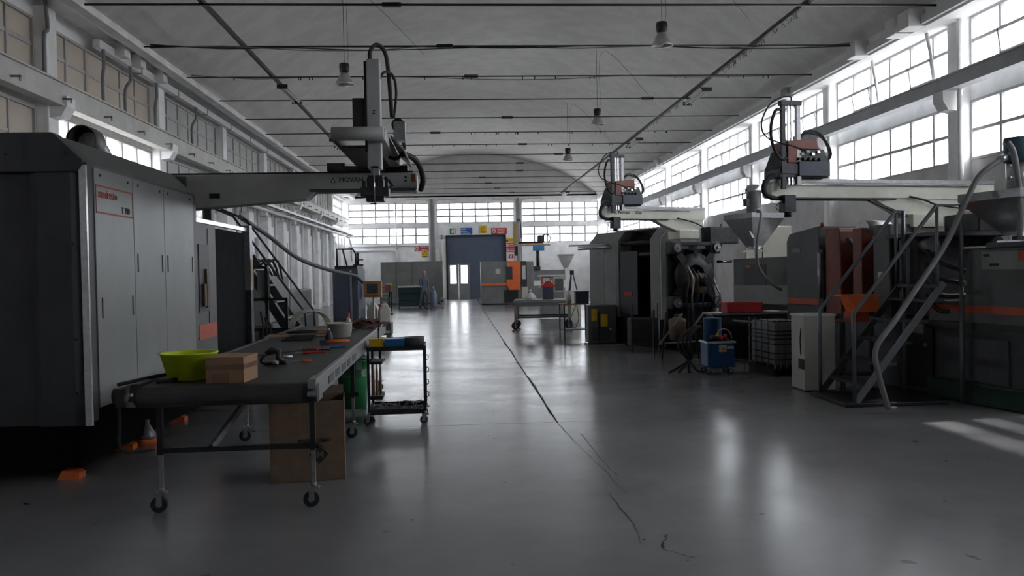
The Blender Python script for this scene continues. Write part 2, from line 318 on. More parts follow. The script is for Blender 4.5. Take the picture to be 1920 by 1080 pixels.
# windows --------------------------------------------------------------------
_wc = {}
def wmesh(key, fn, m):
    if key not in _wc: _wc[key] = fn().me(key[0], m)
    return _wc[key]
WN = [0]
def window(loc, rz, w, h, cols, rows, gm, fm, bar=.06, thick=.05, vent=None, rowz=None):
    WN[0] += 1; e = sempty('window_%d' % WN[0], loc, rz); d = thick
    e_f = wmesh(('frame', w, h, fm.name), lambda: MB().bb(0, w, -d, d, 0, .05).bb(0, w, -d, d, h-.05, h).bb(0, .05, -d, d, .05, h-.05).bb(w-.05, w, -d, d, .05, h-.05), fm)
    inst('frame', e_f, e)
    zz = rowz or [h*r/rows for r in range(rows+1)]; cw = w/cols
    vb_ = wmesh(('glazing_bar', w, h, bar, fm.name), lambda: MB().bb(-bar/2, bar/2, -d*.7, d*.7, .05, h-.05), fm)
    hb_ = wmesh(('glazing_bar', w, 0, bar, fm.name), lambda: MB().bb(.05, w-.05, -d*.5, d*.5, -bar/2, bar/2), fm)
    for c in range(1, cols): inst('glazing_bar', vb_, e, (c*cw, 0, 0))
    for r in range(1, rows): inst('glazing_bar', hb_, e, (0, 0, zz[r]))
    for r in range(rows):
        ph = zz[r+1]-zz[r]
        pm = wmesh(('pane', round(cw, 3), round(ph, 3), gm.name), lambda: MB().bb(-cw/2+.01, cw/2-.01, -.003, .003, -ph/2+.01, ph/2-.01), gm)
        for c in range(cols):
            tilt = 0
            if vent and (c, r) in vent: tilt = -.16
            inst('pane', pm, e, (cw*(c+.5), (.04 if tilt else 0), (zz[r]+zz[r+1])/2), (tilt, 0, 0))
            if vent and (c, r) in vent:
                sm = wmesh(('vent_sash', round(cw, 3), round(ph, 3), fm.name), lambda: MB().bb(-cw/2, cw/2, -.03, .03, ph/2-.05, ph/2).bb(-cw/2, cw/2, -.03, .03, -ph/2, -ph/2+.05).bb(-cw/2, -cw/2+.04, -.03, .03, -ph/2, ph/2).bb(cw/2-.04, cw/2, -.03, .03, -ph/2, ph/2), fm)
                inst('vent_sash', sm, e, (cw*(c+.5), .04, (zz[r]+zz[r+1])/2), (tilt, 0, 0))
    return e
for i, y in enumerate(COLY):
    far = i == len(COLY)-1; L = 5.2 if not far else Y1-y-.2
    if L < 1: continue
    a, b_ = y+.2, y+.2+5.2
    if far: b_ = Y1; 
    if i < 1:  # unseen bays walled up, added to keep daylight off the foreground
        MB().bb(9.62, 9.82, a-.2, b_+.2, 3.6, 6.35).obj('added_blind_panel', M_WALLG, wr); MB().bb(-7.5, -7.32, a-.2, b_+.2, 3.6, 6.35).obj('added_blind_panel', M_WALLG, wl); continue
    window((9.66, a, 5.12), PI/2, b_-a, 1.18, 6, 3, G_CLEAR, M_FRAME, vent=((1, 1), (4, 1)), rowz=[0, .26, .72, 1.18])
    window((9.66, a, 3.62), PI/2, b_-a, 1.12, 6, 2, G_CLEAR, M_FRAME)
    gm = G_BEIGE if i <= 4 else G_PAINT
    if i >= 10: gm = G_CLEAR
    window((-7.36, a, 5.12), PI/2, b_-a, 1.18, 6, 3, gm, M_LFRAME, bar=.08, vent=(), rowz=[0, .22, .70, 1.18])
    window((-7.36, a, 3.62), PI/2, b_-a, 1.12, 6, 2, G_CLEAR if i in (4, 10) else (G_BEIGE if i < 4 else G_PAINT), M_LFRAME, bar=.06)
# far wall -------------------------------------------------------------------
fw = sempty('wall_far')
def fb(x0, x1, z0, z1, nm='wall_panel', m=M_WALL, y0=54.5, y1=54.85): MB().bb(x0, x1, y0, y1, z0, z1).obj(nm, m, fw)
fb(-7.6, 9.9, 6.14, 6.6); fb(-7.6, -6.87, 0, 6.14); fb(-1.82, -1.34, 0, 6.14); fb(3.62, 4.08, 0, 6.14); fb(9.0, 9.9, 0, 6.14)
fb(-6.87, -1.82, 4.6, 4.87); fb(-6.87, -1.82, 0, 3.58); fb(-1.34, 3.62, 4.03, 4.87); fb(-1.34, -.72, 0, 4.03); fb(3.02, 3.62, 0, 4.03); fb(4.08, 9.0, 4.58, 4.86); fb(4.08, 9.0, 0, 3.56)
tb = MB(); tp = [(-7.6, 6.6)]+[(x, z+.05) for x, z in arc]+[(9.9, 6.6)]; tb.prism(tp, 'y', 54.5, 54.8); tb.obj('gable', M_CEIL, fw)
for (x, z, w, h, c, r) in ((-6.87, 4.87, 5.05, 1.27, 6, 3), (-1.34, 4.87, 4.96, 1.27, 6, 3), (4.08, 4.86, 4.92, 1.28, 6, 3), (-6.87, 3.58, 5.05, 1.02, 6, 2), (4.08, 3.56, 4.92, 1.02, 6, 2)):
    window((x, 54.62, z), 0, w, h, c, r, G_CLEAR, M_FRAME, bar=.11)
# dark uprights and white pipes on the far wall
for x in (-1.62, 3.86):
    MB().bb(x-.07, x+.07, 54.38, 54.5, 0, 6.4).obj('upright', M_ZINC, fw)
    for s in (-1, 1):
        MB().tube([(x+s*.2, 54.42, 0.4), (x+s*.2, 54.42, 6.0), (x+s*.26, 54.42, 6.2), (x+s*.42, 54.42, 6.3), (x+s*1.6, 54.42, 6.32)], .05, 8).obj('pipe', M_STEELW, fw)
MB().tube([(-3.9, 54.4, .2), (-3.9, 54.4, 2.9), (-3.98, 54.4, 3.12), (-4.2, 54.4, 3.2), (-6.9, 54.4, 3.2)], .07, 8).obj('pipe', M_STEELW, fw)
MB().tube([(-3.9, 54.4, 3.2), (-3.9, 54.4, 6.2)], .05, 8).obj('pipe', M_STEELW, fw)
MB().tube([(-6.9, 54.42, 3.42), (-1.9, 54.42, 3.42)], .03, 6).obj('pipe', M_ZINC, fw)
MB().tube([(-1.02, 54.42, 2.2), (-1.02, 54.42, 3.9)], .05, 8).obj('pipe', M_STEELW, fw); MB().lathe([(0.02, 0), (.13, 0), (.13, .1), (.02, .1)], (-1.02, 54.36, 3.98), 12, ax='y').obj('valve', M_ZINC, fw)
MB().bb(-1.45, -1.2, 54.3, 54.5, 2.2, 3.2).obj('junction_box', M_WHITEP, fw)
# back wall (behind the camera)
bw = sempty('wall_back'); MB().bb(-7.6, 9.9, Y0-.35, Y0-.05, 0, 6.6).obj('wall_panel', M_WALL, bw); MB().prism(tp, 'y', Y0-.35, Y0-.05).obj('gable', M_CEIL, bw)
# doors ----------------------------------------------------------------------
d1 = sempty('door_1', (0, 54.55, 0))
MB().bb(-.72, 3.02, .1, .16, 2.25, 4.03).obj('door_sheet', M_SLATE, d1); MB().bb(.7, 3.02, .1, .16, 0, 2.25).obj('door_sheet', M_SLATE, d1)
MB().bb(-.78, -.68, -.1, .2, 0, 4.08).bb(2.98, 3.06, -.1, .2, 0, 4.08).bb(-.78, 3.06, -.1, .2, 4.0, 4.08).obj('door_frame', M_BLACK, d1)
for x0, x1 in ((-.68, 0), (0.002, .70)):
    b = MB().bb(x0, x1, .06, .12, 0, 1.0).bb(x0, x1, .06, .12, 2.15, 2.25).bb(x0, x0+.15, .06, .12, 1.0, 2.15).bb(x1-.15, x1, .06, .12, 1.0, 2.15)
    lf = b.obj('door_leaf', M_GREY, d1); MB().bb(x0+.15, x1-.15, .08, .09, 1.0, 2.15).obj('pane', G_CLEAR, lf)
# left wall details below the crane beam: pilasters, cable trays, flat grey panels painting dark openings
for k in range(11):
    y = 24.2+2.8*k
    MB().bb(-7.32, -7.0, y-.45, y+.15, 0, 3.9).obj('pilaster', M_WALL, wl, bev=.03)
    MB().bb(-7.31, -7.28, y+.5, y+1.7, .1, 3.1).obj('painted_opening', M_GREYM if k % 2 == 0 else M_GREY, wl)
    MB().cyl((-6.92, y+.4, .3), (-6.92, y+.4, 4.0), .055, n=8).obj('downpipe', M_STEELW, wl)
tr = struct(MB().bb(-6.95, -6.55, 22, 54.2, 4.12, 4.15).bb(-6.57, -6.55, 22, 54.2, 4.12, 4.24).bb(-6.95, -6.93, 22, 54.2, 4.12, 4.24).obj('trim_5', M_STEELW))
struct(MB().cyl((-6.5, 22, 3.95), (-6.5, 50, 3.95), .055, n=8).tube([(-6.5, 50, 3.95), (-6.5, 51.5, 3.9), (-6.5, 52.4, 3.6), (-6.5, 52.6, 2.5)], .055).obj('trim_6', M_STEELW))
for k in range(14): MB().bb(-7.1, -6.52, 23+2.3*k, 23.04+2.3*k, 4.07, 4.12).obj('bracket', M_ZINC, tr)
# white trunking below the left gutter with boxes and flexible conduits
tk = struct(MB().bb(-7.12, -6.98, 17.4, 54, 6.28, 6.44).obj('trim_7', M_STEELW))
for k in range(14): MB().bb(-7.13, -6.97, 19.6+2.5*k, 19.68+2.5*k, 6.27, 6.45).obj('joint_cover', M_ZINC, tk)
for y in (18.3, 19.2, 20.6): MB().bb(-7.1, -6.78, y-.16, y+.16, 6.3, 6.56).obj('junction_box', M_STEELW, tk, bev=.01)
for y, dy in ((17.6, .05), (19.0, .3), (20.6, .1), (23.6, .35)): MB().tube([(-7.0, y, 6.3), (-7.0, y+.03, 6.0), (-7.0, y-dy, 5.7), (-7.0, y-dy, 5.17)], .035, 8, sub=4).obj('conduit', M_HOSE, tk)
MB().tube([(-7.05, 15.3, 6.7), (-7.05, 15.4, 6.1), (-7.05, 15.25, 5.9), (-7.05, 15.25, 5.17)], .035, 8, sub=4).obj('conduit', M_HOSE, tk)
# right trunking, boxes
tr2 = struct(MB().bb(8.86, 8.95, 14.0, 54, 6.26, 6.42).obj('trim_8', M_STEELW))
for y in (16.0, 16.5, 18.2): MB().bb(8.62, 8.95, y-.2, y+.2, 6.22, 6.55).obj('junction_box', M_STEELW, tr2, bev=.01)
MB().bb(8.72, 8.95, 22.2, 22.5, 6.2, 6.45).obj('junction_box', M_ZINC, tr2); MB().bb(8.72, 8.95, 37, 37.5, 6.15, 6.5).obj('junction_box', M_STEELW, tr2)
for y in (16.2, 18.4): MB().tube([(9.2, y, 6.2), (9.25, y-.05, 5.8), (9.3, y-.1, 5.2)], .035, 8).obj('conduit', M_STEELW, tr2)
# tie rods -------------------------------------------------------------------
for k in range(14):
    y = 15.42+2.8*k
    t = thing('tie_rod', 'thin dark steel tie rod spanning the vault, number %s counted from the nearest' % ['one', 'two', 'three', 'four', 'five', 'six', 'seven', 'eight', 'nine', 'ten', 'eleven', 'twelve', 'thirteen', 'fourteen'][k], 'tie rod', (1.3, y, 6.5), 0, 'tie rods across the vault')
    MB().cyl((-7.75, 0, 0), (7.68, 0, 0), .017 if k else .022, n=6).obj('rod', M_BLACK, t)
    bx = [-2.4, -1.5, -.9, 4.1, .3, -2, 1.2, 2.9, 1.5, 1.7, 0, .4, 1, 2][k]
    MB().bb(bx-.16, bx+.16, -.035, .035, .02, .035).bb(bx-.16, bx+.16, -.035, .035, -.035, -.02).bb(bx-.17, bx-.13, -.03, .03, -.03, .03).bb(bx+.13, bx+.17, -.03, .03, -.03, .03).obj('turnbuckle', M_BLACK, t)
    if k in (2, 5, 6):
        c = MB()
        for q in range(26):
            x = random.uniform(-6.8, 6.8); c.bb(x-.012, x+.012, -.01, .01, -.075, .0)
        c.obj('cable_clip', M_BLACK, t)['kind'] = 'stuff'
    if k in (1, 2):
        for q in range(3 if k == 1 else 1):
            pts = [(-7.6+x*1.5, random.uniform(-.03, .03), random.uniform(-.07, .03)+(.03 if x in (0, 10) else -.02)) for x in range(11)]
            MB().tube(pts, .012, 5, sub=3).obj('cable', M_RUBBER if q else M_HOSE, t)
# lighting tracks along the hall with fluorescent fittings --------------------
for x, lab, lys in ((-4.42, 'long dark lighting track under the left part of the vault', (22.6, 31.2, 40)), (6.5, 'long dark lighting track under the right part of the vault', (23.2, 31.6, 52))):
    tag(MB().bb(x-.035, x+.035, 10, 53.8, 6.52, 6.6).obj('lighting_track', M_BLACK), lab, 'track')
    for q, y in enumerate(lys):
        s = 'left' if x < 0 else 'right'
        t = thing('fluorescent_light', ['nearest', 'middle', 'farthest'][q]+' slim twin tube light hanging under the '+s+' track', 'light', (x+.13, y, 6.43), 0, 'tube lights under the tracks')
        MB().prism([(-.13, -.02), (-.05, .02), (.05, .02), (.13, -.02), (.11, -.03), (0, 0), (-.11, -.03)], 'y', -.95, .95).obj('reflector', M_STEELW, t)
        for yy in (-.7, .7): MB().bar((0, yy, 0), (-.12, yy, .1), .02).obj('hanger', M_BLACK, t)
        for sx_ in (-.05, .05): MB().cyl((sx_*1.3, -.9, -.05), (sx_*1.3, .9, -.05), .022, n=8).obj('tube', M_PAPER, t)
        MB().bb(-.13, .13, -.98, -.93, -.07, .03).obj('end_cap', M_BLACK, t); MB().bb(-.13, .13, .93, .98, -.07, .03).obj('end_cap', M_BLACK, t)
# a row of cable ties under the right track
c = MB()
for q in range(60): y = random.choice((random.uniform(16, 18), random.uniform(18.5, 20.6), random.uniform(24.5, 29))); c.cyl((6.5+random.uniform(-.02, .05), y, 6.52), (6.53+random.uniform(-.02, .06), y+.02, 6.44), .006, n=4)
tag(c.obj('cable_ties', M_BLACK), 'loose black cable tie ends hanging along the right lighting track', 'cable tie', kind='stuff')
# pendant high-bay lamps -------------------------------------------------------
M_LENS = glass('lamp_lens', (.85, .85, .85), .7)
M_SHADE = mat('lamp_shade_grey', (.45, .45, .46), .35, .5, var=.06)
def pendant(x, y, z, lab):
    t = thing('pendant_lamp', lab, 'lamp', (x, y, z), 0, 'high bay lamps under the vault')
    MB().lathe([(.0, .52), (.11, .5), (.125, .44), (.11, .3), (.06, .27)], n=16).obj('ballast', M_BLACK, t)
    MB().lathe([(.05, .30), (.10, .26), (.15, .16), (.20, .05), (.235, 0), (.22, -.005), (.19, .05), (.14, .15), (.09, .25), (.05, .28)], n=24).obj('shade', M_SHADE, t)
    MB().lathe([(.0, -.03), (.12, -.025), (.225, 0.0)], n=24).obj('lens', M_LENS, t)
    MB().lathe([(.0, .2), (.03, .18), (.045, .1), (.03, .04), (0, .03)], n=10).obj('bulb', M_PAPER, t)
    zt = sp+rise-R+math.sqrt(R*R-(x-cx)**2)-z
    MB().cyl((0, 0, .5), (0, 0, zt), .006, n=5).obj('hook_wire', M_BLACK, t)
    MB().tube([(.05, 0, .5), (.1, 0, .7), (.25, 0, zt-.05), (1.9, .05, 6.62-z+.35)], .006, 5, sub=4).obj('supply_cable', M_HOSE, t)
pendant(4.38, 17.88, 6.40, 'nearest pendant lamp, right of centre, with glass lens catching the light'); pendant(-2.63, 20.7, 6.24, 'grey pendant lamp left of centre beside the upright robot arm')
pendant(4.5, 27.0, 6.32, 'second pendant lamp on the right, with bright lens'); pendant(4.65, 35.5, 6.3, 'farthest small pendant lamp on the right')
# ============================================================ LEFT: MOULDING MACHINE WITH CABINET
t = thing('injection_molding_machine', 'large grey injection moulding machine on the left with tall panelled cabinet and orange stripe', 'machine', (-3.1, 7.35, 0))
b = MB(); b.prism([(-1.95, .5), (0, .6), (0, 2.68), (-.25, 2.92), (-1.95, 2.92)], 'y', .12, 2.98)
b.obj('cabinet_body', M_GREYM, t, bev=.012)
MB().prism([(-1.95, 2.6), (-.06, 2.6), (-.0, 2.69), (-.25, 2.93), (-1.95, 2.93)], 'y', -.02, .14).obj('front_hood', M_GREYD, t, bev=.01)
MB().prism([(-1.95, .14), (-1.95, .06), (-.47, .06), (-.40, -.01), (-.12, -.01), (-.06, .03), (-.06, .14)], 'z', .47, 2.6).obj('front_panel', M_GREYD, t, bev=.006)
MB().bb(-.05, .005, .0, .03, .47, 2.66).obj('corner_trim', M_STEEL, t)
MB().bb(-.05, .004, .03, .14, .5, 2.68).obj('corner_post', M_GREYD, t)
for x, z in ((-.62, 2.75), (-.14, 2.75), (-.1, 2.0), (-.1, 1.2), (-.1, .75)): MB().cyl((x, -.03, z), (x, -.0, z), .012, n=8).obj('bolt', M_BLACK, t)
M_PANEL = mat('light_grey_panel', (.22, .223, .22), .42, var=.05, scale=3, dirt=.1)
pan = []
for k, (y0, y1) in enumerate(((.15, 1.01), (1.02, 1.86), (1.87, 2.86))):
    p = MB().bb(0, .014, y0, y1, .60, 2.655).obj('side_panel', M_PANEL, t, bev=.004); pan.append(p)
    for yy in ((y0+.1, y1-.07) if k == 0 else (y0+.08, y1-.08)):
        zc = 1.45 if k == 0 else 1.85
        MB().bb(.014, .02, yy-.009, yy+.009, zc-.09, zc+.09).obj('latch_slot', M_BLACK, p)
    for yy in (y0+.12, y1-.12): MB().cyl((.012, yy, 2.6), (.022, yy, 2.6), .013, n=8).obj('bolt', M_BLACK, p)
MB().bb(0, .01, 2.87, 2.98, .5, 2.66).obj('rear_trim', M_GREYM, t)
# badge on the first panel: red frame, lettering
M_REDL = mat('faded_red_print', (.30, .06, .045), .6, var=.15)
bd = MB(); x = .0145
for (y0, y1, z0, z1) in ((.17, 1.0, 2.50, 2.515), (.17, 1.0, 2.27, 2.285), (.17, .18, 2.27, 2.515), (.99, 1.0, 2.27, 2.515)): bd.bb(x, x+.003, y0, y1, z0, z1)
bd = bd.obj('badge_frame', M_REDL, pan[0])
text('lettering', 'sandretto', .105, M_REDL, pan[0], (.016, .22, 2.41), (PI/2, 0, PI/2), True)
text('lettering', 'T 700', .085, M_INK, pan[0], (.016, .72, 2.30), (PI/2, 0, PI/2), True)
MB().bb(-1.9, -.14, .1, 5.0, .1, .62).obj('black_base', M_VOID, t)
for y in (.1, 1.3, 2.9): MB().prism([(-.34, 0), (-.16, 0), (-.16, .05), (-.2, .075), (-.3, .075)], 'y', y, y+.13).obj('foot_pad', M_ORANGEB, t)
MB().lathe([(.03, .25), (.035, .2), (.09, .1), (.10, .05), (0, .05)], (-.14, 1.62, 0), 12).obj('levelling_mount', M_ZINC, t); MB().lathe([(0, .055), (.1, .055), (.11, 0), (0, 0)], (-.14, 1.62, 0), 12).obj('mount_pad', M_ORANGEB, t)
# clamp guard beyond
g = MB().bb(-.06, 0, 2.98, 3.80, .66, 2.36).obj('guard_panel', M_GREYM, t, bev=.008)
MB().bb(.0, .012, 3.05, 3.42, 1.28, 2.1).obj('guard_window', M_GREYD, g); MB().bb(.0, .006, 3.44, 3.47, 1.0, 2.3).obj('door_gap', M_BLACK, g)
MB().bb(.0, .008, 3.02, 3.76, .95, 1.13).obj('orange_stripe', M_ORANGE, g)
MB().bb(.012, .05, 3.12, 3.2, 1.35, 1.62).bb(.012, .04, 3.26, 3.32, 1.33, 1.8).obj('brass_fitting', mat('dirty_brass', (.12, .07, .03), .5, .5, var=.5), g)
MB().bb(-1.9, -.14, 2.98, 5.45, .6, 2.34).obj('dark_clamp_interior', M_VOID, t); MB().bb(-.10, -.03, 3.82, 5.38, .62, 2.33).obj('sliding_door', M_VOID, t)  # black block and door sheet paint the shade of the guard opening
MB().bb(-.05, .01, 2.98, 5.42, 2.36, 2.41).obj('door_rail', M_STEEL, t)
MB().bb(-.06, .05, 5.40, 5.55, 1.5, 2.45).obj('post_upper', M_ZINC, t); MB().bb(-.06, .05, 5.40, 5.55, .0, 1.5).obj('post_lower', M_DARK, t); MB().bb(.05, .056, 5.41, 5.53, 1.55, 1.95).obj('label', mat('yellowed_label', (.35, .28, .17), .7), t)
MB().tube([(-.2, 3.1, 2.45), (-.3, 3.6, 2.5), (-.6, 4.4, 2.42), (-.4, 5.0, 2.45)], .03, 6, sub=4).obj('cable_loom', M_RUBBER, t)
# robot -------------------------------------------------------------------
def piovan(parent, x, y, z, s, extra):
    m = mat('teal_print', (.04, .16, .14), .6)
    MB().prism([(x-s*1.3, z), (x-s*.4, z), (x-s*.85, z+s*.85)], 'y', y-.003, y).obj('emblem', m, parent); MB().prism([(x-s*1.02, z+s*.12), (x-s*.68, z+s*.12), (x-s*.85, z+s*.45)], 'y', y-.005, y-.002).obj('emblem_gap', M_CREAM, parent)
    text('lettering', 'PIOVAN', s, M_INK, parent, (x, y-.001, z+.01), (PI/2, 0, 0), True)
    text('lettering', extra, s, M_INK, parent, (x+s*5.6, y-.001, z+.01), (PI/2, 0, 0), True)
r = thing('takeout_robot', 'grey take-out robot with long tapered beam above the left machine and tall upright arm', 'robot', (-3.4, 11.0, 2.93)); Zb = -2.93; Xb = 3.4; Yb = -11.0
def w(b):   # builder in world coordinates, shift to robot origin
    b.v = [(v[0]+Xb, v[1]+Yb, v[2]+Zb) for v in b.v]; return b
bm_ = w(MB().prism([(-4.1, 2.975), (-.52, 2.975), (-.50, 2.95), (-.50, 2.77), (-.52, 2.75), (-1.78, 2.75), (-1.9, 2.655), (-3.3, 2.55), (-4.1, 2.5)], 'y', 10.86, 11.14)).obj('beam', M_ARML, r, bev=.008)
w(MB().bb(-4.1, -.55, 10.9, 11.1, 2.975, 3.0)).obj('top_rail', M_BLACK, r); w(MB().bb(-1.85, -.52, 10.85, 11.15, 2.745, 2.78)).obj('lower_lip', M_GREYD, r)
w(MB().bb(-4.1, -3.35, 10.8, 11.2, 2.3, 2.95)).obj('mount', M_GREYM, r)
piovan(bm_, -1.48+Xb, 10.859+Yb, 2.855+Zb, .085, 'T7R')
text('lettering', 'ON', .07, M_ARML, bm_, (-.88+Xb, 10.857+Yb, 2.86+Zb), (PI/2, 0, 0), True)
w(MB().bb(-.58, -.52, 10.855, 10.86, 2.86, 2.95)).obj('red_plate', M_REDB, r); w(MB().bb(-3.08, -2.95, 10.855, 10.86, 2.68, 2.74)).obj('rating_plate', M_INK, r)
w(MB().bb(-.66, -.63, 10.855, 10.86, 2.86, 2.88).bb(-.66, -.63, 10.855, 10.86, 2.90, 2.93)).obj('marking', M_INK, r)
w(MB().bb(-1.5, -.62, 10.82, 11.2, 3.0, 3.06).bb(-1.62, -1.4, 10.84, 11.16, 3.0, 3.1)).obj('carriage', M_DARK, r)
# cross beam running towards the viewer
w(MB().cyl((-1.24, 8.66, 3.11), (-.72, 8.66, 3.11), .07, n=16)).obj('nose_cap', M_ARML, r)
w(MB().prism([(-.84, 3.04), (-.71, 3.04), (-.71, 3.17), (-.84, 3.17)], 'y', 8.66, 11.35)).obj('arm_profile', M_ARML, r, bev=.01)
w(MB().prism([(-1.24, 3.04), (-1.2, 3.04), (-1.2, 3.17), (-1.24, 3.17)], 'y', 8.66, 11.2)).obj('arm_side', M_GREYM, r)
w(MB().bb(-1.2, -.84, 9.1, 11.3, 3.03, 3.06)).obj('arm_floor', M_GREYD, r); w(MB().bb(-1.05, -.9, 10.6, 11.0, 2.98, 3.1)).obj('slide_block', M_GREYD, r)
w(MB().prism([(-.70, 3.16), (-.56, 3.02), (-.55, 3.03), (-.69, 3.18)], 'y', 9.2, 10.9)).obj('cable_tray', M_ARML, r)
# vertical axis
w(MB().bb(-.90, -.76, 8.78, 8.92, 2.77, 3.89)).obj('vertical_arm', M_ARML, r, bev=.012)
w(MB().bb(-.925, -.90, 8.8, 8.9, 2.95, 3.87)).obj('toothed_belt', M_BLACK, r); w(MB().bb(-1.05, -.93, 8.82, 9.1, 3.17, 3.50)).obj('drive_box', M_BLACK, r, bev=.008)
text('lettering', 'Z', .05, M_INK, r, (-.845+Xb, 8.778+Yb, 3.33+Zb), (PI/2, 0, 0), True)
w(MB().lathe([(0, 0), (.07, 0), (.07, .2), (0, .2)], (-.62, 9.25, 3.3), 16, ax='y')).obj('motor', M_BLACK, r); w(MB().bb(-.66, -.54, 9.15, 9.35, 3.12, 3.32)).obj('motor_plate', M_ZINC, r)
w(MB().tube([(-.86, 8.85, 3.88), (-.86, 8.86, 3.98), (-.80, 8.9, 4.06), (-.72, 8.95, 4.0), (-.69, 9.0, 3.8), (-.67, 9.1, 3.35)], .022, 8, sub=5)).obj('hose', M_RUBBER, r)
w(MB().tube([(-.77, 8.86, 3.70), (-.72, 8.9, 3.78), (-.64, 9.0, 3.76), (-.62, 9.1, 3.6), (-.655, 9.15, 3.35)], .014, 8, sub=5)).obj('hose', M_RUBBER, r)
w(MB().tube([(-.62, 9.9, 3.08), (-.5, 10.1, 3.05), (-.44, 10.4, 2.98), (-.42, 10.7, 2.86), (-.46, 10.9, 2.76)], .035, 8, sub=5)).obj('cable_chain', M_RUBBER, r)
w(MB().tube([(-.6, 9.6, 3.2), (-.58, 9.65, 3.1), (-.66, 9.7, 3.0), (-.76, 9.8, 3.02)], .02, 6, sub=4)).obj('hose', M_RUBBER, r)
gr = w(MB().bb(-.90, -.75, 8.72, 8.95, 2.58, 2.70)).obj('gripper_wrist', M_DARK, r)
w(MB().bb(-.87, -.79, 8.78, 8.9, 2.66, 2.8)).obj('wrist_plate', M_ZINC, gr)
w(MB().bb(-.97, -.69, 8.70, 8.92, 2.49, 2.58)).obj('gripper_body', M_DARK, gr); w(MB().bb(-.92, -.74, 8.72, 8.9, 2.44, 2.49)).obj('gripper_body', M_BLACK, gr)
for k in range(6): w(MB().box((-.94+.045*k, 8.74+.02*(k % 3), 2.60+.03*(k % 2)), (.03, .06, .09))).obj('valve', M_BLACK, gr)
w(MB().cyl((-.83, 8.69, 2.41), (-.83, 8.69, 2.76), .006, n=6)).obj('guide_rod', M_CHROME, gr); w(MB().bb(-.87, -.81, 8.66, 8.72, 2.405, 2.415)).obj('suction_foot', M_BLACK, gr)
for k in range(3): w(MB().tube([(-.75, 8.8, 2.68), (-.69+.02*k, 8.78, 2.66-.03*k), (-.67, 8.8, 2.6), (-.71, 8.8, 2.55)], .005, 5, sub=5)).obj('air_line', M_RUBBER, gr)
# conveyor -----------------------------------------------------------------
cv = thing('belt_conveyor', 'long dark belt conveyor on castors used as a bench, in front of the grey cabinet', 'conveyor', (-1.72, 6.1, 0), .012)
def caster(parent, x, y, z=.15, name='caster', r=.058):
    c = MB().bb(x-.04, x+.04, y-.035, y+.035, z-.012, z).bb(x-.035, x+.005, y-.027, y-.022, .05, z-.01).bb(x-.035, x+.005, y+.022, y+.027, .05, z-.01).cyl((x, y, z), (x, y, z+.03), .02, n=8).obj(name, M_ZINC, parent)
    MB().cyl((x-.02, y-.018, r), (x-.02, y+.018, r), r, n=18).obj('wheel', M_RUBBER, c); MB().cyl((x-.02, y-.021, r), (x-.02, y+.021, r), .022, n=10).obj('hub', M_ZINC, c); return c
L = 6.9
bl = MB(); pr = [(0, .78), (.0, .94)]
prof = [(.06+.075*math.cos(a), .862+.075*math.sin(a)) for a in [PI/2+PI*k/8 for k in range(9)]]+[(L, .787), (L, .937)]
bl.prism(prof, 'x', -.54, .64); bl.obj('belt', M_BELT, cv)
for s in (-1, 1):
    xr = .665 if s > 0 else -.56
    MB().bb(xr-.02, xr+.02, .02, L, .81, .955).obj('side_rail', M_ZINC if s > 0 else M_DARK, cv, bev=.004)
    MB().prism([(-.03, .85), (.06, .79), (.3, .79), (.3, .96), (.02, .96)], 'x', xr-.03, xr+.03).obj('end_bracket', M_ZINC if s > 0 else M_BLACK, cv, bev=.004)
MB().cyl((.60, .05, .862), (.70, .05, .862), .07, n=16).obj('roller_end', M_BLACK, cv); MB().cyl((-.62, .05, .862), (-.56, .05, .862), .07, n=16).obj('roller_end', M_ZINC, cv)
for q, y in enumerate((.22, 2.85, 6.4)):
    for s in (-1, 1):
        x = .63 if s > 0 else -.46
        lg = MB().bar((x, y, .14), (x, y, .62), .028).obj('leg', M_ZINC, cv); MB().bar((x, y, .42), (x, y, .82), .04).obj('leg_sleeve', M_BLACK, lg); MB().cyl((x+.02, y, .45), (x+.07, y, .45), .02, n=8).obj('clamp_knob', M_BLACK, lg)
        caster(cv, x, y)
    MB().bar((-.46, y, .45), (.63, y, .45), .035).obj('cross_bar', M_BLACK, cv)
MB().bar((-.1, .22, .46), (.05, .85, .76), .03, .05).obj('brace', M_ZINC, cv)
MB().bb(-.68, -.62, -.02, .26, .80, .93).cyl((-.73, .1, .87), (-.6, .1, .87), .055, n=12).obj('drive_motor', M_BLACK, cv)
MB().tube([(-.68, .05, .85), (-.66, 0, .7), (-.66, .02, .5), (-.5, .2, .46)], .012, 6, sub=4).obj('motor_cable', M_RUBBER, cv)
MB().tube([(-.70, .1, .95), (-.5, .5, .97), (-.35, .3, .96), (-.45, .15, .955)], .014, 6, sub=4).obj('cable', M_RUBBER, cv)
MB().bb(-.52, .55, .35, L-.1, .75, .785).obj('dark_underside', M_BLACK, cv)  # black sheet added below the belt to paint its dark underside
for k in range(5): MB().bb(.686, .69, .7+.42*k, .98+.42*k, .84, .90).obj('worn_label', M_GREYM, cv)
TZ = .939
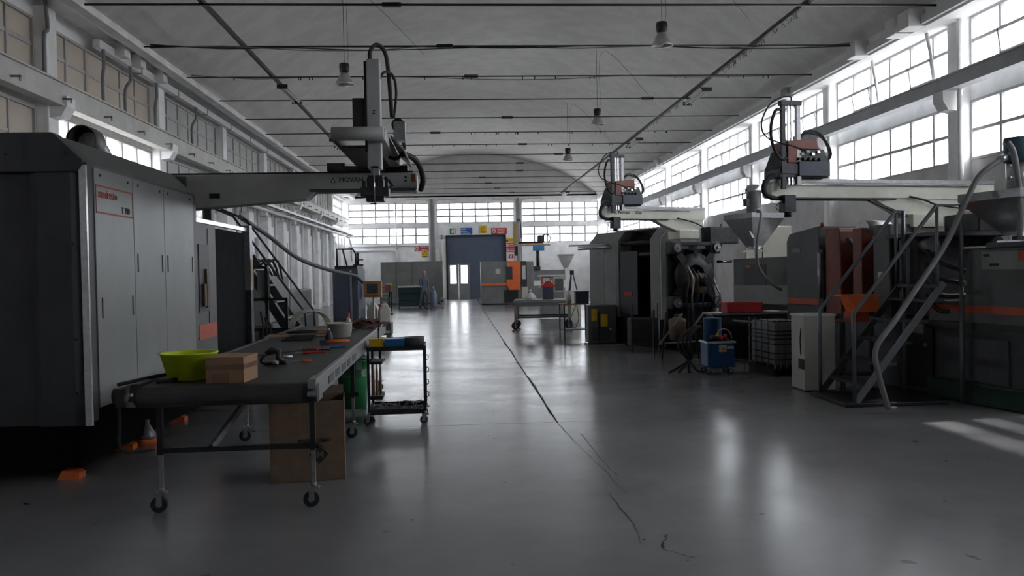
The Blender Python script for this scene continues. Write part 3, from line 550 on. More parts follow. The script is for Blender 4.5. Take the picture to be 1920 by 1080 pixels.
# lime tub, boxes
M_LIMEI = M_LIME
o = MB().lathe([(0, 0), (.135, 0), (.15, .01), (.2, .19), (.212, .195), (.212, .205), (.196, .203), (.19, .19), (.145, .02), (0, .012)], n=32).obj('plastic_tub', M_LIME); o.location = (-2.03, 6.52, TZ); tag(o, 'lime green flexible tub standing on the near end of the conveyor', 'tub')
def carton(name, lab, loc, rz, w_, d, h, mt, flaps=False, grp=None):
    t = thing(name, lab, 'box', loc, rz, grp); th = .006
    MB().bb(-w_/2, w_/2, -d/2, d/2, 0, th).bb(-w_/2, w_/2, -d/2, -d/2+th, 0, h).bb(-w_/2, w_/2, d/2-th, d/2, 0, h).bb(-w_/2, -w_/2+th, -d/2, d/2, 0, h).bb(w_/2-th, w_/2, -d/2, d/2, 0, h).obj('carton_body', mt, t); return t
t = carton('cardboard_box', 'small shallow carton with brown tape bands beside the lime tub', (-1.67, 6.36, TZ), -.06, .27, .34, .185, M_CARD)
for z0, z1, m in ((.172, .187, M_CARD), (.10, .135, M_TAPE)): MB().bb(-.137, .137, -.172, .172, z0-.002, z1).obj('tape_band' if m is M_TAPE else 'rim', m, t)
MB().bb(-.09, .03, -.1735, -.1705, .0, .075).obj('tape_patch', M_TAPE, t); MB().bb(-.13, .13, -.165, .165, .14, .145).obj('lid_flap', M_CARDD, t)
t = carton('large_cardboard_box', 'tall open brown carton with a black diamond mark standing on the floor under the conveyor', (-1.30, 7.34, 0), .12, .60, .48, .66, M_CARDD)
MB().box((-.28, 0, .69), (.006, .46, .07), ry=.2).obj('flap', M_CARD, t)
MB().box((0, .24+.02, .69), (.58, .006, .08), rx=-.5).obj('flap', M_CARDD, t); MB().box((0, -.235, .585), (.60, .012, .13)).obj('flap', M_CARDD, t)
MB().bb(-.29, -.05, -.2445, -.2415, .42, .55).obj('tape_patch', M_TAPE, t)
MB().prism([(.09, .14), (.17, .22), (.09, .30), (.01, .22)], 'y', -.246, -.243).obj('diamond_mark', M_INK, t)
text('lettering', 'JM', .085, M_CARDD, t, (.045, -.2465, .19), (PI/2, 0, 0), True); text('lettering', 'MADE IN ITALY', .04, M_INK, t, (-.08, -.245, .325), (PI/2, 0, 0), True)
# tools on the belt
def tool(name, lab, cat, loc, rz=0, grp=None): return thing(name, lab, cat, loc, rz, grp)
t = tool('screwdriver', 'screwdriver with bright orange handle lying on the belt', 'screwdriver', (-1.38, 7.52, TZ+.014), -.15)
MB().lathe([(0, 0), (.012, 0), (.013, .04), (.011, .09), (0, .095)], n=10, ax='x').obj('handle', M_ORANGEB, t); MB().cyl((-.1, 0, 0), (0, 0, 0), .004, n=6).obj('shank', M_STEEL, t)
t = tool('air_gun', 'dark air tool with trigger and steel fitting on the belt behind the small carton', 'air gun', (-1.60, 7.36, TZ), .4)
MB().tube([(-.05, 0, .1), (0, 0, .13), (.06, 0, .12), (.05, -.02, .06), (.09, -.06, .03)], [.02, .03, .03, .022, .018], 8, sub=1).obj('body', M_DARK, t)
MB().tube([(-.06, 0, .09), (-.09, 0, .05), (-.06, 0, .02), (.0, 0, .015), (.08, -.02, .015), (.1, -.08, .015)], .014, 8, sub=3).obj('handle', M_BLACK, t); MB().cyl((.1, .02, .07), (.18, .05, .06), .013, n=10).obj('fitting', M_STEEL, t)
MB().lathe([(0, 0), (.03, 0), (.03, .03), (0, .03)], (.02, -.04, .01), 10).obj('ring', M_ZINC, t)
for k, (lab, x, y, rz, m1, L_) in enumerate((('red handled pliers lying open on the belt', -1.52, 8.35, .3, M_RED, .3), ('second pair of red handled cutters behind the pliers', -1.60, 8.75, -.2, M_RED, .26), ('blue handled pliers near the belt edge', -1.35, 8.9, .5, M_BLUEB, .22))):
    t = tool('pliers', lab, 'pliers', (x, y, TZ+.012), rz)
    MB().tube([(0, 0, 0), (L_*.4, .02, 0), (L_*.7, .03, 0)], .011, 6, sub=3).obj('handle', m1, t); MB().tube([(0, 0, .004), (L_*.4, -.02, .004), (L_*.7, -.04, .004)], .011, 6, sub=3).obj('handle', m1, t); MB().prism([(-.07, -.004), (0, -.018), (0, .018), (-.07, .004)], 'z', -.006, .01).obj('jaws', M_STEEL, t)
t = tool('hot_glue_gun', 'orange hand tool with dark blue grip beside the cream pot', 'tool', (-1.33, 9.45, TZ), .1)
MB().cyl((-.12, 0, .03), (.12, .02, .035), .025, .015, n=10).obj('barrel', M_ORANGEB, t); MB().bb(-.2, -.12, -.03, .03, 0, .05).obj('grip', M_NAVY, t)
t = tool('blue_cylinder', 'small dark blue valve body standing on the belt before the cream pot', 'valve', (-1.5, 9.9, TZ)); MB().lathe([(0, 0), (.045, 0), (.045, .06), (.03, .09), (.02, .12), (0, .12)], n=12).obj('body', M_NAVY, t); MB().cyl((.0, 0, .12), (0, 0, .15), .01, n=8).obj('stem', M_STEEL, t)
MB_ = MB().tube([(-1.9, 8.2, TZ+.01), (-1.7, 8.5, TZ+.012), (-1.5, 8.7, TZ+.01), (-1.3, 8.6, TZ+.01), (-1.25, 8.3, TZ+.01)], .006, 5, sub=5).obj('electric_cable', M_RUBBER); tag(MB_, 'thin black cable snaking over the belt among the pliers', 'cable')
t = tool('cream_pot', 'round cream coloured plastic pot on the conveyor', 'pot', (-1.47, 10.55, TZ)); MB().lathe([(0, 0), (.135, 0), (.15, .16), (.158, .163), (.158, .175), (.143, .172), (.128, .01), (0, .01)], n=28).obj('body', M_WHITEP, t); MB().lathe([(0, .15), (.142, .15)], n=24).obj('contents', M_CARDD, t)
t = tool('spray_bottle', 'slim pale bottle with red cap behind the cream pot', 'bottle', (-1.46, 11.3, TZ)); MB().lathe([(0, 0), (.045, 0), (.048, .1), (.04, .16), (.02, .19), (.018, .2)], n=14).obj('body', M_WHITEP, t); MB().lathe([(.022, .2), (.022, .26), (0, .27)], n=10).obj('cap', M_RED, t)
for k, (x, y, rz, w_, d, m) in enumerate(((-2.05, 10.9, .1, .75, .5, M_CARD), (-1.95, 11.2, -.12, .7, .45, M_CARDD), (-1.75, 11.6, .25, .65, .4, M_CARDD))):
    o = MB().box((0, 0, .006), (w_, d, .01)).obj('cardboard_sheet', m); o.location = (x, y, TZ+.012*k); o.rotation_euler = (0, 0, rz); tag(o, ['lowest and largest flat cardboard sheet on the belt', 'middle flat cardboard sheet, darker, skewed to the right', 'uppermost flat cardboard sheet, farthest along the belt'][k], 'cardboard', 'flattened cartons on the belt')
t = tool('hose_coil', 'coil of thin dark red hose lying on the flat cardboard', 'hose', (-1.95, 10.7, TZ+.04))
for k in range(3): MB().tube([((.16+.015*k)*math.cos(a/10*2*PI), (.1+.01*k)*math.sin(a/10*2*PI), .012*k) for a in range(11)], .01, 6, sub=3).obj('turn', M_RUBBER if k != 1 else M_REDB, t)
t = tool('metal_plate_stack', 'stack of dark flat metal plates on the belt left of the cream pot', 'plate', (-1.9, 10.2, TZ)); 
for k in range(3): MB().box((.02*k, .02*k, .012+.022*k), (.36-.03*k, .24, .018), rz=.1*k).obj('plate', M_DARK, t)
# crumpled brown scrap
sc = MB()
for k in range(46): sc.box((random.gauss(-1.33, .12), random.gauss(12.25, .25), TZ+random.uniform(.01, .11)), (random.uniform(.06, .16), random.uniform(.04, .12), .004), rz=random.uniform(0, 3), rx=random.uniform(-.6, .6), ry=random.uniform(-.5, .5))
tag(sc.obj('leather_scraps', mat('brown_scrap', (.13, .06, .05), .7, var=.4)), 'heap of dark reddish brown scraps at the far end of the conveyor', 'scraps', kind='stuff')
t = thing('wire_basket', 'arched white perforated sheet standing on the belt like a tunnel', 'basket', (-2.15, 12.45, TZ), .35)
for k in range(15):
    MB().tube([(.27*math.cos(PI*a/10), -.25+k*.036, .25*math.sin(PI*a/10)+.005) for a in range(11)], .004, 4).obj('hoop', M_WHITEP, t)
for a in range(0, 11): MB().cyl((.27*math.cos(PI*a/10), -.25, .25*math.sin(PI*a/10)+.005), (.27*math.cos(PI*a/10), .254, .25*math.sin(PI*a/10)+.005), .004, n=4).obj('lath', M_WHITEP, t)
# tool cart -----------------------------------------------------------------
t = thing('tool_cart', 'black two tier tool cart on castors beside the conveyor', 'cart', (-.73, 9.98, 0), .02)
for z0, z1 in ((.83, .88), (.11, .17)):
    sh = MB().bb(-.33, .33, -.3, .3, z0, z0+.012).bb(-.33, .33, -.3, -.288, z0, z1).bb(-.33, .33, .288, .3, z0, z1).bb(-.33, -.318, -.3, .3, z0, z1).bb(.318, .33, -.3, .3, z0, z1).obj('tray', M_BLACK, t)
for x in (-.315, .315):
    for y in (-.285, .285):
        MB().bb(x-.014, x+.014, y-.014, y+.014, .12, .86).obj('post', M_BLACK, t); caster(t, x, y, .11, r=.042)
for k in range(4): MB().tube([(.33, -.285, .78-.14*k), (.36, -.285, .77-.14*k), (.36, -.285, .73-.14*k), (.34, -.285, .72-.14*k)], .006, 5).obj('side_hook', M_BLACK, t)
MB().bb(-.30, -.16, -.28, .1, .28, .32).bb(-.30, -.16, -.28, .1, .68, .71).obj('tool_rack', M_BLACK, t)
for k in range(3):
    o = thing('mallet_handle', ['leftmost', 'middle', 'rightmost'][k]+' wooden tool handle upright in the cart rack', 'tool', (-.99+.04*k, 9.74, .325), 0, 'wooden handled tools in the cart'); MB().lathe([(0, 0), (.013, 0), (.016, .12), (.012, .3), (0, .31)], n=10).obj('handle', M_WOOD, o); MB().cyl((0, 0, .3), (0, 0, .35), .007, n=8).obj('ferrule', M_STEEL, o)
def bin_(name, lab, loc, w_, d, h, m, rz=0):
    o = thing(name, lab, 'bin', loc, rz, 'bins on the tool cart'); MB().frustum((-w_*.46, w_*.46, -d*.46, d*.46, .006), (-w_/2, w_/2, -d/2, d/2, h)).obj('body', m, o)
    MB().bb(-w_/2-.004, w_/2+.004, -d/2-.004, -d/2+.006, h-.01, h+.004).bb(-w_/2-.004, w_/2+.004, d/2-.006, d/2+.004, h-.01, h+.004).bb(-w_/2-.004, -w_/2+.006, -d/2, d/2, h-.01, h+.004).bb(w_/2-.006, w_/2+.004, -d/2, d/2, h-.01, h+.004).obj('rim', m, o); return o
bin_('parts_bin', 'yellow plastic parts bin at the left of the cart top', (-.95, 9.82, .845), .16, .22, .12, M_YEL); bin_('parts_bin', 'blue plastic parts bin in the middle of the cart top', (-.74, 9.83, .845), .22, .24, .115, M_BLUEB)
o = thing('tin_can', 'wide low tin with dented grey side at the right of the cart top', 'tin', (-.53, 9.86, .845)); MB().lathe([(0, 0), (.11, 0), (.12, .12), (.125, .125), (.115, .125), (.105, .01), (0, .01)], n=24).obj('body', M_ZINC, o); MB().lathe([(0, .1), (.11, .1)], n=20).obj('contents', M_CARDD, o)
o = thing('rubber_scraper', 'dark brush standing upright in the yellow bin', 'brush', (-.93, 9.80, .855)); MB().cyl((0, 0, 0), (.005, 0, .2), .008, n=8).obj('handle', M_BLACK, o); MB().cyl((.005, 0, .2), (.007, 0, .26), .014, .003, n=8).obj('tip', M_RUBBER, o)
sc = MB()
for k in range(40):
    x, y = random.uniform(-.95, -.45), random.uniform(9.75, 10.2); a = random.uniform(0, 6); sc.bar((x, y, .14+random.uniform(0, .05)), (x+.08*math.cos(a), y+.05*math.sin(a), .15+random.uniform(0, .05)), .012)
tag(sc.obj('metal_offcuts', M_ZINC), 'tangle of small steel parts filling the lower tray of the cart', 'metal parts', kind='stuff')
o = thing('green_waste_bin', 'green plastic bin with a clear bag, standing behind the cart under the conveyor edge', 'bin', (-1.38, 11.0, 0)); MB().lathe([(0, .0), (.17, 0), (.19, .42), (.2, .6), (.21, .61), (.19, .61), (.15, .02), (0, .02)], n=24).obj('body', M_GREENB, o)
bg_ = MB(); bg_.lathe([(.19, .40), (.215, .5), (.20, .62), (.22, .66), (.16, .60)], n=15, sm=False); bg_.obj('bag', glass('plastic_film', (.8, .9, .85), .75), o)
# ============================================================ LEFT BACKGROUND
t = thing('access_stairs', 'dark steel stairs with landing frame behind the left machine', 'stairs', (-3.45, 15.6, 0))
for y in (-.45, .45):
    MB().bar((-.55, y, 2.35), (.75, y, .25), .05, .14).obj('stringer', M_DARK, t); MB().tube([(-.9, y, 2.95), (-.45, y, 2.75), (.75, y, 1.05), (.78, y, .3)], .02, 8).obj('handrail', M_DARK, t)
for k in range(7): MB().bb(-.5+.18*k, -.28+.18*k, -.43, .43, 2.1-.29*k, 2.13-.29*k).obj('tread', M_ZINC, t)
t = thing('hose_rack', 'black square tube frame with light infill standing behind the left machine post', 'frame', (-3.30, 14.9, 0))
for x in (-.24, .0, .33): MB().bar((x, 0, 0), (x, 0, 1.85 if x < .2 else 1.3), .05).obj('upright', M_BLACK, t)
for z, x1 in ((1.85, .02), (1.30, .35), (.78, .35)): MB().bar((-.26, 0, z), (x1, 0, z), .05).obj('rail', M_BLACK, t)
MB().bb(-.16, .05, .02, .03, 1.34, 1.8).obj('infill_panel', M_GREY, t); MB().bb(-.16, .3, .02, .3, .3, .76).obj('infill_panel', M_GREYM, t)
for k in range(3): MB().tube([(-.1+.07*k, -.05, 1.1-.1*k), (-.05+.06*k, -.08, .8), (-.1+.05*k, -.1, .5)], .018, 6, sub=3).obj('hose', M_RUBBER, t)
t = thing('injection_molding_machine', 'second moulding machine on the left, pale low body with pipes behind the stairs', 'machine', (-4.6, 17.2, 0))
MB().bb(-1.0, .9, 0, 5.5, 0, .75).obj('bed', M_GREYM, t, bev=.02); MB().bb(-.9, .8, .2, 2.2, .75, 1.7).obj('clamp_housing', M_GREY, t, bev=.02); MB().bb(-.6, .75, 2.6, 5.4, .75, 1.35).obj('injection_housing', M_GREY, t, bev=.02)
MB().cyl((.0, 2.2, 1.25), (.0, 2.8, 1.25), .18, n=14).obj('barrel', M_ZINC, t)
for k in range(4): MB().tube([(.3+.12*k, .4, 1.7), (.4+.12*k, .3, 1.95), (.6+.1*k, .6, 2.0), (.75, 1.2+.2*k, 1.5)], .025, 6, sub=3).obj('hose', M_RUBBER, t)
for k in range(3): MB().box((.2+.25*k, .2, 1.8+.12*(k % 2)), (.16, .2, .2)).obj('valve_block', M_DARK, t)
t = thing('material_dryer', 'upright cylindrical steel dryer hopper above the far end of the left machine', 'dryer', (-4.9, 16.2, 0))
MB().lathe([(.0, 3.25), (.2, 3.22), (.24, 3.15), (.24, 2.6), (.2, 2.5), (.2, 2.1), (.08, 1.8), (0, 1.8)], n=20).obj('vessel', M_STEEL, t); MB().bb(-.3, .3, -.3, .3, 1.2, 1.8).obj('stand', M_GREYM, t); MB().bb(.24, .36, -.1, .1, 2.7, 2.95).obj('control_box', M_BLACK, t)
for x in (-.25, .25): MB().bar((x, 0, 0), (x, 0, 1.2), .08).obj('leg', M_DARK, t)
t = thing('flexible_duct', 'fat grey flexible hose sagging from the left machine towards the dark cabinet', 'hose', (-3.9, 16.0, 2.5)); MB().tube([(-.1, 0, .3), (.15, 1.2, 0), (.45, 2.6, -.42), (.9, 4.0, -.68), (1.35, 5.0, -.82), (1.5, 5.6, -1.0)], .045, 10, sub=6).obj('hose', M_GREYM, t)
t = thing('extraction_duct', 'round open black duct mouth above the cabinet roof', 'duct', (-5.35, 12.6, 0)); MB().lathe([(.20, 0), (.215, 0), (.215, .32), (.20, .32), (.19, .02)], (0, 0, 3.70), 28, ax='y').obj('duct_ring', M_GREYM, t); MB().lathe([(0, .3), (.205, .3)], (0, 0, 3.70), 24, ax='y').obj('duct_inside', M_BLACK, t); MB().tube([(0, .25, 3.70), (0, .5, 3.66), (0, .75, 3.45), (0, .78, 2.8), (0, .78, .6)], .15, 12, sub=4).obj('duct_riser', M_ZINC, t); MB().bb(-.4, .4, .5, 1.1, 0, .6).obj('fan_box', M_GREYM, t)
t = thing('slate_blue_cabinet', 'slate blue machine cabinet with pale corner strip left of the aisle', 'cabinet', (-2.68, 21.4, 0))
MB().bb(-.45, .18, 0, 1.6, .02, 1.84).obj('body', M_NAVY, t, bev=.02); MB().bb(-.02, .03, -.012, 0, .1, 1.8).obj('corner_strip', M_STEEL, t); MB().bb(-.4, .15, .1, 1.5, 1.84, 1.92).obj('lid', M_BLACK, t); MB().bb(-.42, -.05, -.012, 0, .1, 1.78).obj('door', M_NAVY, t, bev=.006)
t = thing('clamp_arm', 'black clamp frame with lever standing on the slate blue cabinet', 'frame', (-2.7, 21.7, 1.92))
MB().tube([(-.35, 0, 0), (-.35, 0, .42), (.05, 0, .42), (.12, 0, .3), (.12, 0, 0)], .025, 8).obj('bracket', M_BLACK, t); MB().bar((-.1, 0, 0), (-.2, 0, .4), .04).obj('lever', M_DARK, t)
t = thing('spindle_press', 'small black spindle with cross handle at the right edge of the slate blue cabinet', 'tool', (-2.62, 22.5, 1.92)); MB().cyl((0, 0, 0), (0, 0, .35), .03, n=10).obj('spindle', M_BLACK, t); MB().bar((-.08, 0, .16), (.14, 0, .16), .03).obj('cross_handle', M_BLACK, t); MB().bb(-.12, .14, -.1, .1, .0, .04).obj('base', M_BLACK, t)
t = thing('operator_monitor', 'orange framed control monitor on a swing arm beside the slate blue cabinet', 'monitor', (-2.22, 22.2, 0))
mb = MB().bb(-.24, .22, 0, .22, 1.1, 1.52); mb.obj('housing', mat('dull_orange', (.45, .21, .07), .5), t, bev=.015); MB().bb(-.15, .13, -.008, 0, 1.2, 1.45).obj('screen', M_SCREEN, t); MB().bb(-.2, .18, -.02, 0, 1.12, 1.15).obj('key_strip', M_REDB, t); MB().cyl((0, .15, .05), (0, .15, 1.1), .03, n=10).obj('post', M_STEELW, t); MB().bb(-.2, .2, 0, .3, 0, .05).obj('foot', M_DARK, t)
for k, (x, y, lab) in enumerate(((-2.35, 23.3, 'white jerrycan with slanted shoulder, left of the pair below the orange monitor'), (-2.02, 23.1, 'white jerrycan with rounded pinkish top, right of the pair below the orange monitor'))):
    t = thing('jerrycan', lab, 'jerrycan', (x, y, .40), .3*k, 'jerrycans by the monitor')
    MB().prism([(-.15, 0), (.15, 0), (.15, .36), (.08, .5), (-.05, .5), (-.15, .34)], 'y', -.1, .1).obj('body', M_WHITEP, t, bev=.03); MB().cyl((-.1, 0, .42), (-.14, 0, .5), .03, n=10).obj('cap', M_RED if k else M_WHITEP, t); MB().tube([(-.04, 0, .5), (0, 0, .54), (.07, 0, .5)], .014, 6).obj('handle', M_WHITEP, t)
t = thing('grey_pallet_box', 'low grey steel box carrying the jerrycans', 'box', (-2.2, 23.2, 0)); MB().bb(-.38, .38, -.3, .3, .06, .40).obj('body', M_GREYM, t, bev=.01); 
for x in (-.3, .3): MB().bb(x-.06, x+.06, -.3, .3, 0, .06).obj('runner', M_WOOD, t)
MB().bb(.18, .34, -.306, -.3, .12, .18).obj('label', M_PAPER, t)
t = thing('white_console', 'narrow white console below the orange monitor', 'console', (-2.74, 23.3, 0)); MB().bb(-.12, .12, -.1, .2, 0, .98).obj('body', M_STEELW, t, bev=.01); MB().bb(-.08, .08, -.106, -.1, .6, .9).obj('front_plate', M_GREY, t)
# ------------------------------------------------------------ far centre-left
t = thing('tall_cabinet_row', 'long grey sheet metal cabinet row against the far left', 'cabinet', (-4.3, 47.5, 0))
for k in range(4): MB().bb(k*.86, k*.86+.84, 0, .6, .05, 2.35).obj('cabinet_unit', M_GREY, t, bev=.01)
MB().bb(0, 3.42, .02, .58, 0, .05).obj('plinth', M_BLACK, t)
t = thing('workbench', 'workbench with pale top and dark teal drawers in the far left', 'bench', (-2.6, 41.5, 0)); MB().bb(-.35, .95, 0, .7, 1.02, 1.08).obj('bench_top', M_WHITEP, t); MB().bb(-.3, .9, .05, .65, .1, 1.02).obj('drawer_body', mat('dark_teal', (.02, .06, .07), .5), t); MB().bb(-.3, .9, .03, .05, .38, .41).bb(-.3, .9, .03, .05, .7, .73).obj('drawer_gap', M_BLACK, t)
for x in (-.3, .9): MB().bar((x, .1, 0), (x, .1, 1.02), .05).obj('leg', M_DARK, t)
t = thing('parts_cart', 'dark slotted rack with yellow box on top in the far left', 'rack', (-3.35, 39.5, 0)); 
for x in (-.25, .25): MB().bar((x, 0, 0), (x, 0, 1.2), .05).obj('post', M_BLACK, t)
for k in range(6): MB().bb(-.25, .25, 0, .4, .2+.17*k, .23+.17*k).obj('shelf', M_DARK, t)
o = thing('yellow_box', 'small yellow box on top of the slotted rack', 'box', (-3.2, 39.7, 1.11)); MB().bb(-.12, .12, -.1, .1, 0, .14).obj('body', M_YEL, o, bev=.01); MB().bb(-.13, .13, -.11, .11, .12, .15).obj('lid', M_YEL, o)
t = thing('drill_press', 'dark upright press with red head left of the workbench', 'press', (-2.95, 36.0, 0)); MB().cyl((0, 0, 0), (.06, 0, 1.0), .05, n=10).obj('column', M_BLACK, t); MB().bb(-.12, .12, -.12, .15, .95, 1.25).obj('head', M_REDB, t); MB().bb(-.18, .18, -.15, .15, 0, .05).obj('base', M_BLACK, t)
t = thing('gas_bottle', 'grey blue gas bottle on a small trolley behind the walking person', 'gas bottle', (-1.22, 40.8, 0)); MB().lathe([(0, .08), (.14, .08), (.16, .14), (.16, .72), (.1, .84), (.05, .88), (.05, .95), (0, .96)], n=16).obj('cylinder', mat('grey_blue', (.14, .18, .25), .5), t); MB().cyl((0, 0, .94), (0, 0, 1.05), .02, n=8).obj('valve', M_STEEL, t); MB().bb(-.18, .5, -.15, .15, .03, .08).obj('trolley_plate', M_RED, t)
for x in (-.14, .45): MB().cyl((x, -.16, .04), (x, -.12, .04), .04, n=10).obj('wheel', M_RUBBER, t)
t = thing('white_bucket', 'small white bucket with blue label on the floor left of the far door', 'bucket', (-.92, 46.9, 0)); MB().lathe([(0, 0), (.13, 0), (.16, .34), (.17, .35), (.15, .35), (.12, .01), (0, .01)], n=18).obj('body', M_WHITEP, t); MB().bb(-.06, .06, -.162, -.15, .1, .22).obj('label', M_BLUEB, t); MB().tube([(-.16, 0, .33), (-.1, -.12, .2), (.1, -.12, .2), (.16, 0, .33)], .006, 5, sub=3).obj('handle', M_ZINC, t)
# ------------------------------------------------------------ signs on the far wall
def sign(lab, x, z, w_, h, m, draw, cat='sign'):
    t = thing('safety_sign', lab, cat, (x, 54.5, z)); y = -.03; MB().bb(-w_/2, w_/2, y-.008, y+.02, -h/2, h/2).obj('plate', m, t); draw(t, y-.01); return t
def lines(t, y, x0, x1, zs, th, m, nm='lettering'):
    for z in zs: MB().bb(x0, x1, y-.004, y+.001, z-th/2, z+th/2).obj(nm, m, t)
m_sg = mat('sign_green', (.01, .18, .07), .5); m_sb = mat('sign_blue', (.02, .10, .38), .5); m_sy = mat('sign_yellow', (.75, .48, .02), .5); m_sr = mat('sign_red', (.55, .02, .03), .5); m_sw = mat('sign_white', (.75, .75, .73), .5)
def man(t, y): MB().bb(-.07, .02, y-.004, y, -.12, .1).lathe([(0, -.004), (.035, -.004), (.035, 0), (0, 0)], (-.02, y, .15), 8, ax='y').obj('running_figure', m_sw, t); MB().bb(.06, .14, y-.004, y, -.14, .14).obj('door_symbol', m_sw, t)
sign('green emergency exit sign with white running figure, above the far door at the left', -.33, 4.33, .36, .36, m_sg, man)
def blu(t, y):
    for k, s in enumerate(('USARE I', 'MEZZI DI', 'PROTEZIONE')): text('lettering', s, .11, m_sw, t, (-.33, y, .09-.14*k), (PI/2, 0, 0), True, .002, .8)
sign('blue notice with white lines of writing above the far door', .55, 4.32, .72, .44, m_sb, blu)
def tri(t, y): MB().prism([(-.14, -.08), (.14, -.08), (0, .18)], 'y', y-.004, y).obj('triangle', M_INK, t); MB().prism([(-.1, -.06), (.1, -.06), (0, .13)], 'y', y-.006, y-.004).obj('triangle_fill', m_sy, t); lines(t, y, -.15, .15, (-.15, -.2), .03, M_INK)
sign('yellow warning sign with black triangle above the middle of the far door', 1.62, 4.42, .46, .48, m_sy, tri)
def circ(t, y, x, z, r): MB().lathe([(r*.7, 0), (r, 0), (r, .004), (r*.7, .004), (r*.7, 0)], (x, y-.004, z), 16, ax='y').obj('prohibition_ring', m_sw, t); MB().bar((x-r*.55, y-.003, z+r*.55), (x+r*.55, y-.003, z-r*.55), .03, .03).obj('slash', m_sw, t)
def red1(t, y):
    circ(t, y, -.32, 0, .13)
    for k, s in enumerate(('VIETATO', 'FUMARE')): text('lettering', s, .15, m_sw, t, (-.12, y, .03-.17*k), (PI/2, 0, 0), True, .002, .8)
sign('red no smoking sign with white ring above the right part of the far door', 2.62, 4.30, 1.0, .40, m_sr, red1)
sign('dark red prohibition sign at the left upright of the far wall', -2.28, 3.27, .95, .32, m_sr, red1)
sign('yellow and black hazard sign below the dark red sign on the far left upright', -2.12, 2.92, .42, .36, m_sy, tri)
def yel(t, y): MB().prism([(-.32, -.08), (-.14, -.08), (-.23, .1)], 'y', y-.004, y).obj('triangle', M_INK, t); text('lettering', 'PERICOLO', .12, M_INK, t, (-.1, y, -.03), (PI/2, 0, 0), True, .002, .75)
sign('yellow danger panel right of the far door', 3.36, 3.70, .72, .28, m_sy, yel)
def red2(t, y):
    for z in (.14, -.16): circ(t, y, -.24, z, .1); lines(t, y, -.08, .3, (z+.05, z-.05), .04, m_sw)
sign('red panel with two prohibition rings below the yellow danger panel', 3.36, 3.24, .72, .58, m_sr, red2)
def ext(t, y): MB().bb(-.04, .04, y-.004, y, -.1, .1).obj('extinguisher_symbol', m_sw, t)
sign('small red extinguisher sign below the red panels right of the far door', 3.36, 2.68, .26, .26, m_sr, ext)
# ------------------------------------------------------------ person walking
def skin_chain(name, verts, edges, radii, m, parent, sub=2, loc=(0, 0, 0)):
    me = bpy.data.meshes.new(name); me.from_pydata(verts, edges, []); me.update(); o = bpy.data.objects.new(name, me); C.objects.link(o); o.parent = parent; o.location = loc
    mo = o.modifiers.new('skin', 'SKIN'); mo.use_smooth_shade = True
    for i, r in enumerate(radii): me.skin_vertices[0].data[i].radius = (r, r) if not isinstance(r, tuple) else r
    me.skin_vertices[0].data[0].use_root = True
    s = o.modifiers.new('sub', 'SUBSURF'); s.levels = sub; s.render_levels = sub; me.materials.append(m); return o
p = thing('person', 'bald person in grey work clothes walking in the far left of the aisle', 'person', (-1.68, 41.0, 0), .5)
V = [(0, 0, .93), (0, 0, 1.08), (0, -.01, 1.28), (0, -.02, 1.42), (0, -.03, 1.52), (0, -.05, 1.62),
     (.10, 0, .88), (.11, -.14, .50), (.11, .02, .10), (.11, -.08, .05), (-.10, 0, .88), (-.11, .08, .50), (-.11, .26, .13), (-.11, .19, .06),
     (.19, -.01, 1.40), (.24, .06, 1.14), (.24, -.06, .92), (-.19, -.01, 1.40), (-.24, -.12, 1.16), (-.22, -.28, .98)]
E_ = [(0, 1), (1, 2), (2, 3), (3, 4), (4, 5), (0, 6), (6, 7), (7, 8), (8, 9), (0, 10), (10, 11), (11, 12), (12, 13), (3, 14), (14, 15), (15, 16), (3, 17), (17, 18), (18, 19)]
Rr = [(.16, .12), (.14, .11), (.17, .12), (.13, .1), .055, .06, .095, .065, .05, .045, .095, .065, .05, .045, .065, .048, .036, .065, .048, .036]
skin_chain('body', V, E_, Rr, M_COVER, p)
hd = MB(); prof = [(0, -.12), (.045, -.11), (.065, -.07), (.078, 0), (.08, .05), (.06, .1), (.03, .125), (0, .13)]
hd.lathe(prof, (0, 0, 0), 20); hd.v = [(v[0]*.95, v[1]*1.18-.0, v[2]) for v in hd.v]
h = hd.obj('head', M_SKIN, p); h.location = (0, -.06, 1.70); h.rotation_euler = (.1, 0, .1)
MB().lathe([(0, -.045), (.015, -.02), (.012, .02), (0, .04)], (0, -.098, -.005), 8).obj('nose', M_SKIN, h)
for s in (-1, 1): MB().lathe([(0, -.012), (.011, 0), (0, .012)], (s*.03, -.087, .025), 8).obj('eye', M_INK, h); MB().lathe([(0, -.03), (.018, 0), (0, .03)], (s*.077, 0, .0), 8).obj('ear', M_SKIN, h)
MB().bb(-.022, .022, -.093, -.085, -.058, -.052).obj('mouth', M_REDB, h); MB().lathe([(.05, -.03), (.079, .0), (.0805, .03)], (0, .012, 0), 20).obj('grey_hair', M_ZINC, h)
for (hx, hy, hz) in ((.24, -.09, .86), (-.215, -.32, .92)):
    hn = MB(); hn.box((hx, hy, hz), (.035, .07, .08)); pm = hn.obj('hand', M_SKIN, p, bev=.012)
    for k in range(4): MB().tube([(hx, hy-.026+.018*k, hz-.035), (hx, hy-.028+.018*k, hz-.07), (hx-.01, hy-.026+.018*k, hz-.07-.022-.006*(k in (1, 2)))], [.009, .0085, .007], 6).obj('finger', M_SKIN, pm)
    MB().tube([(hx, hy-.035, hz+.01), (hx, hy-.055, hz-.02), (hx-.005, hy-.055, hz-.05)], [.011, .010, .008], 6).obj('thumb', M_SKIN, pm)
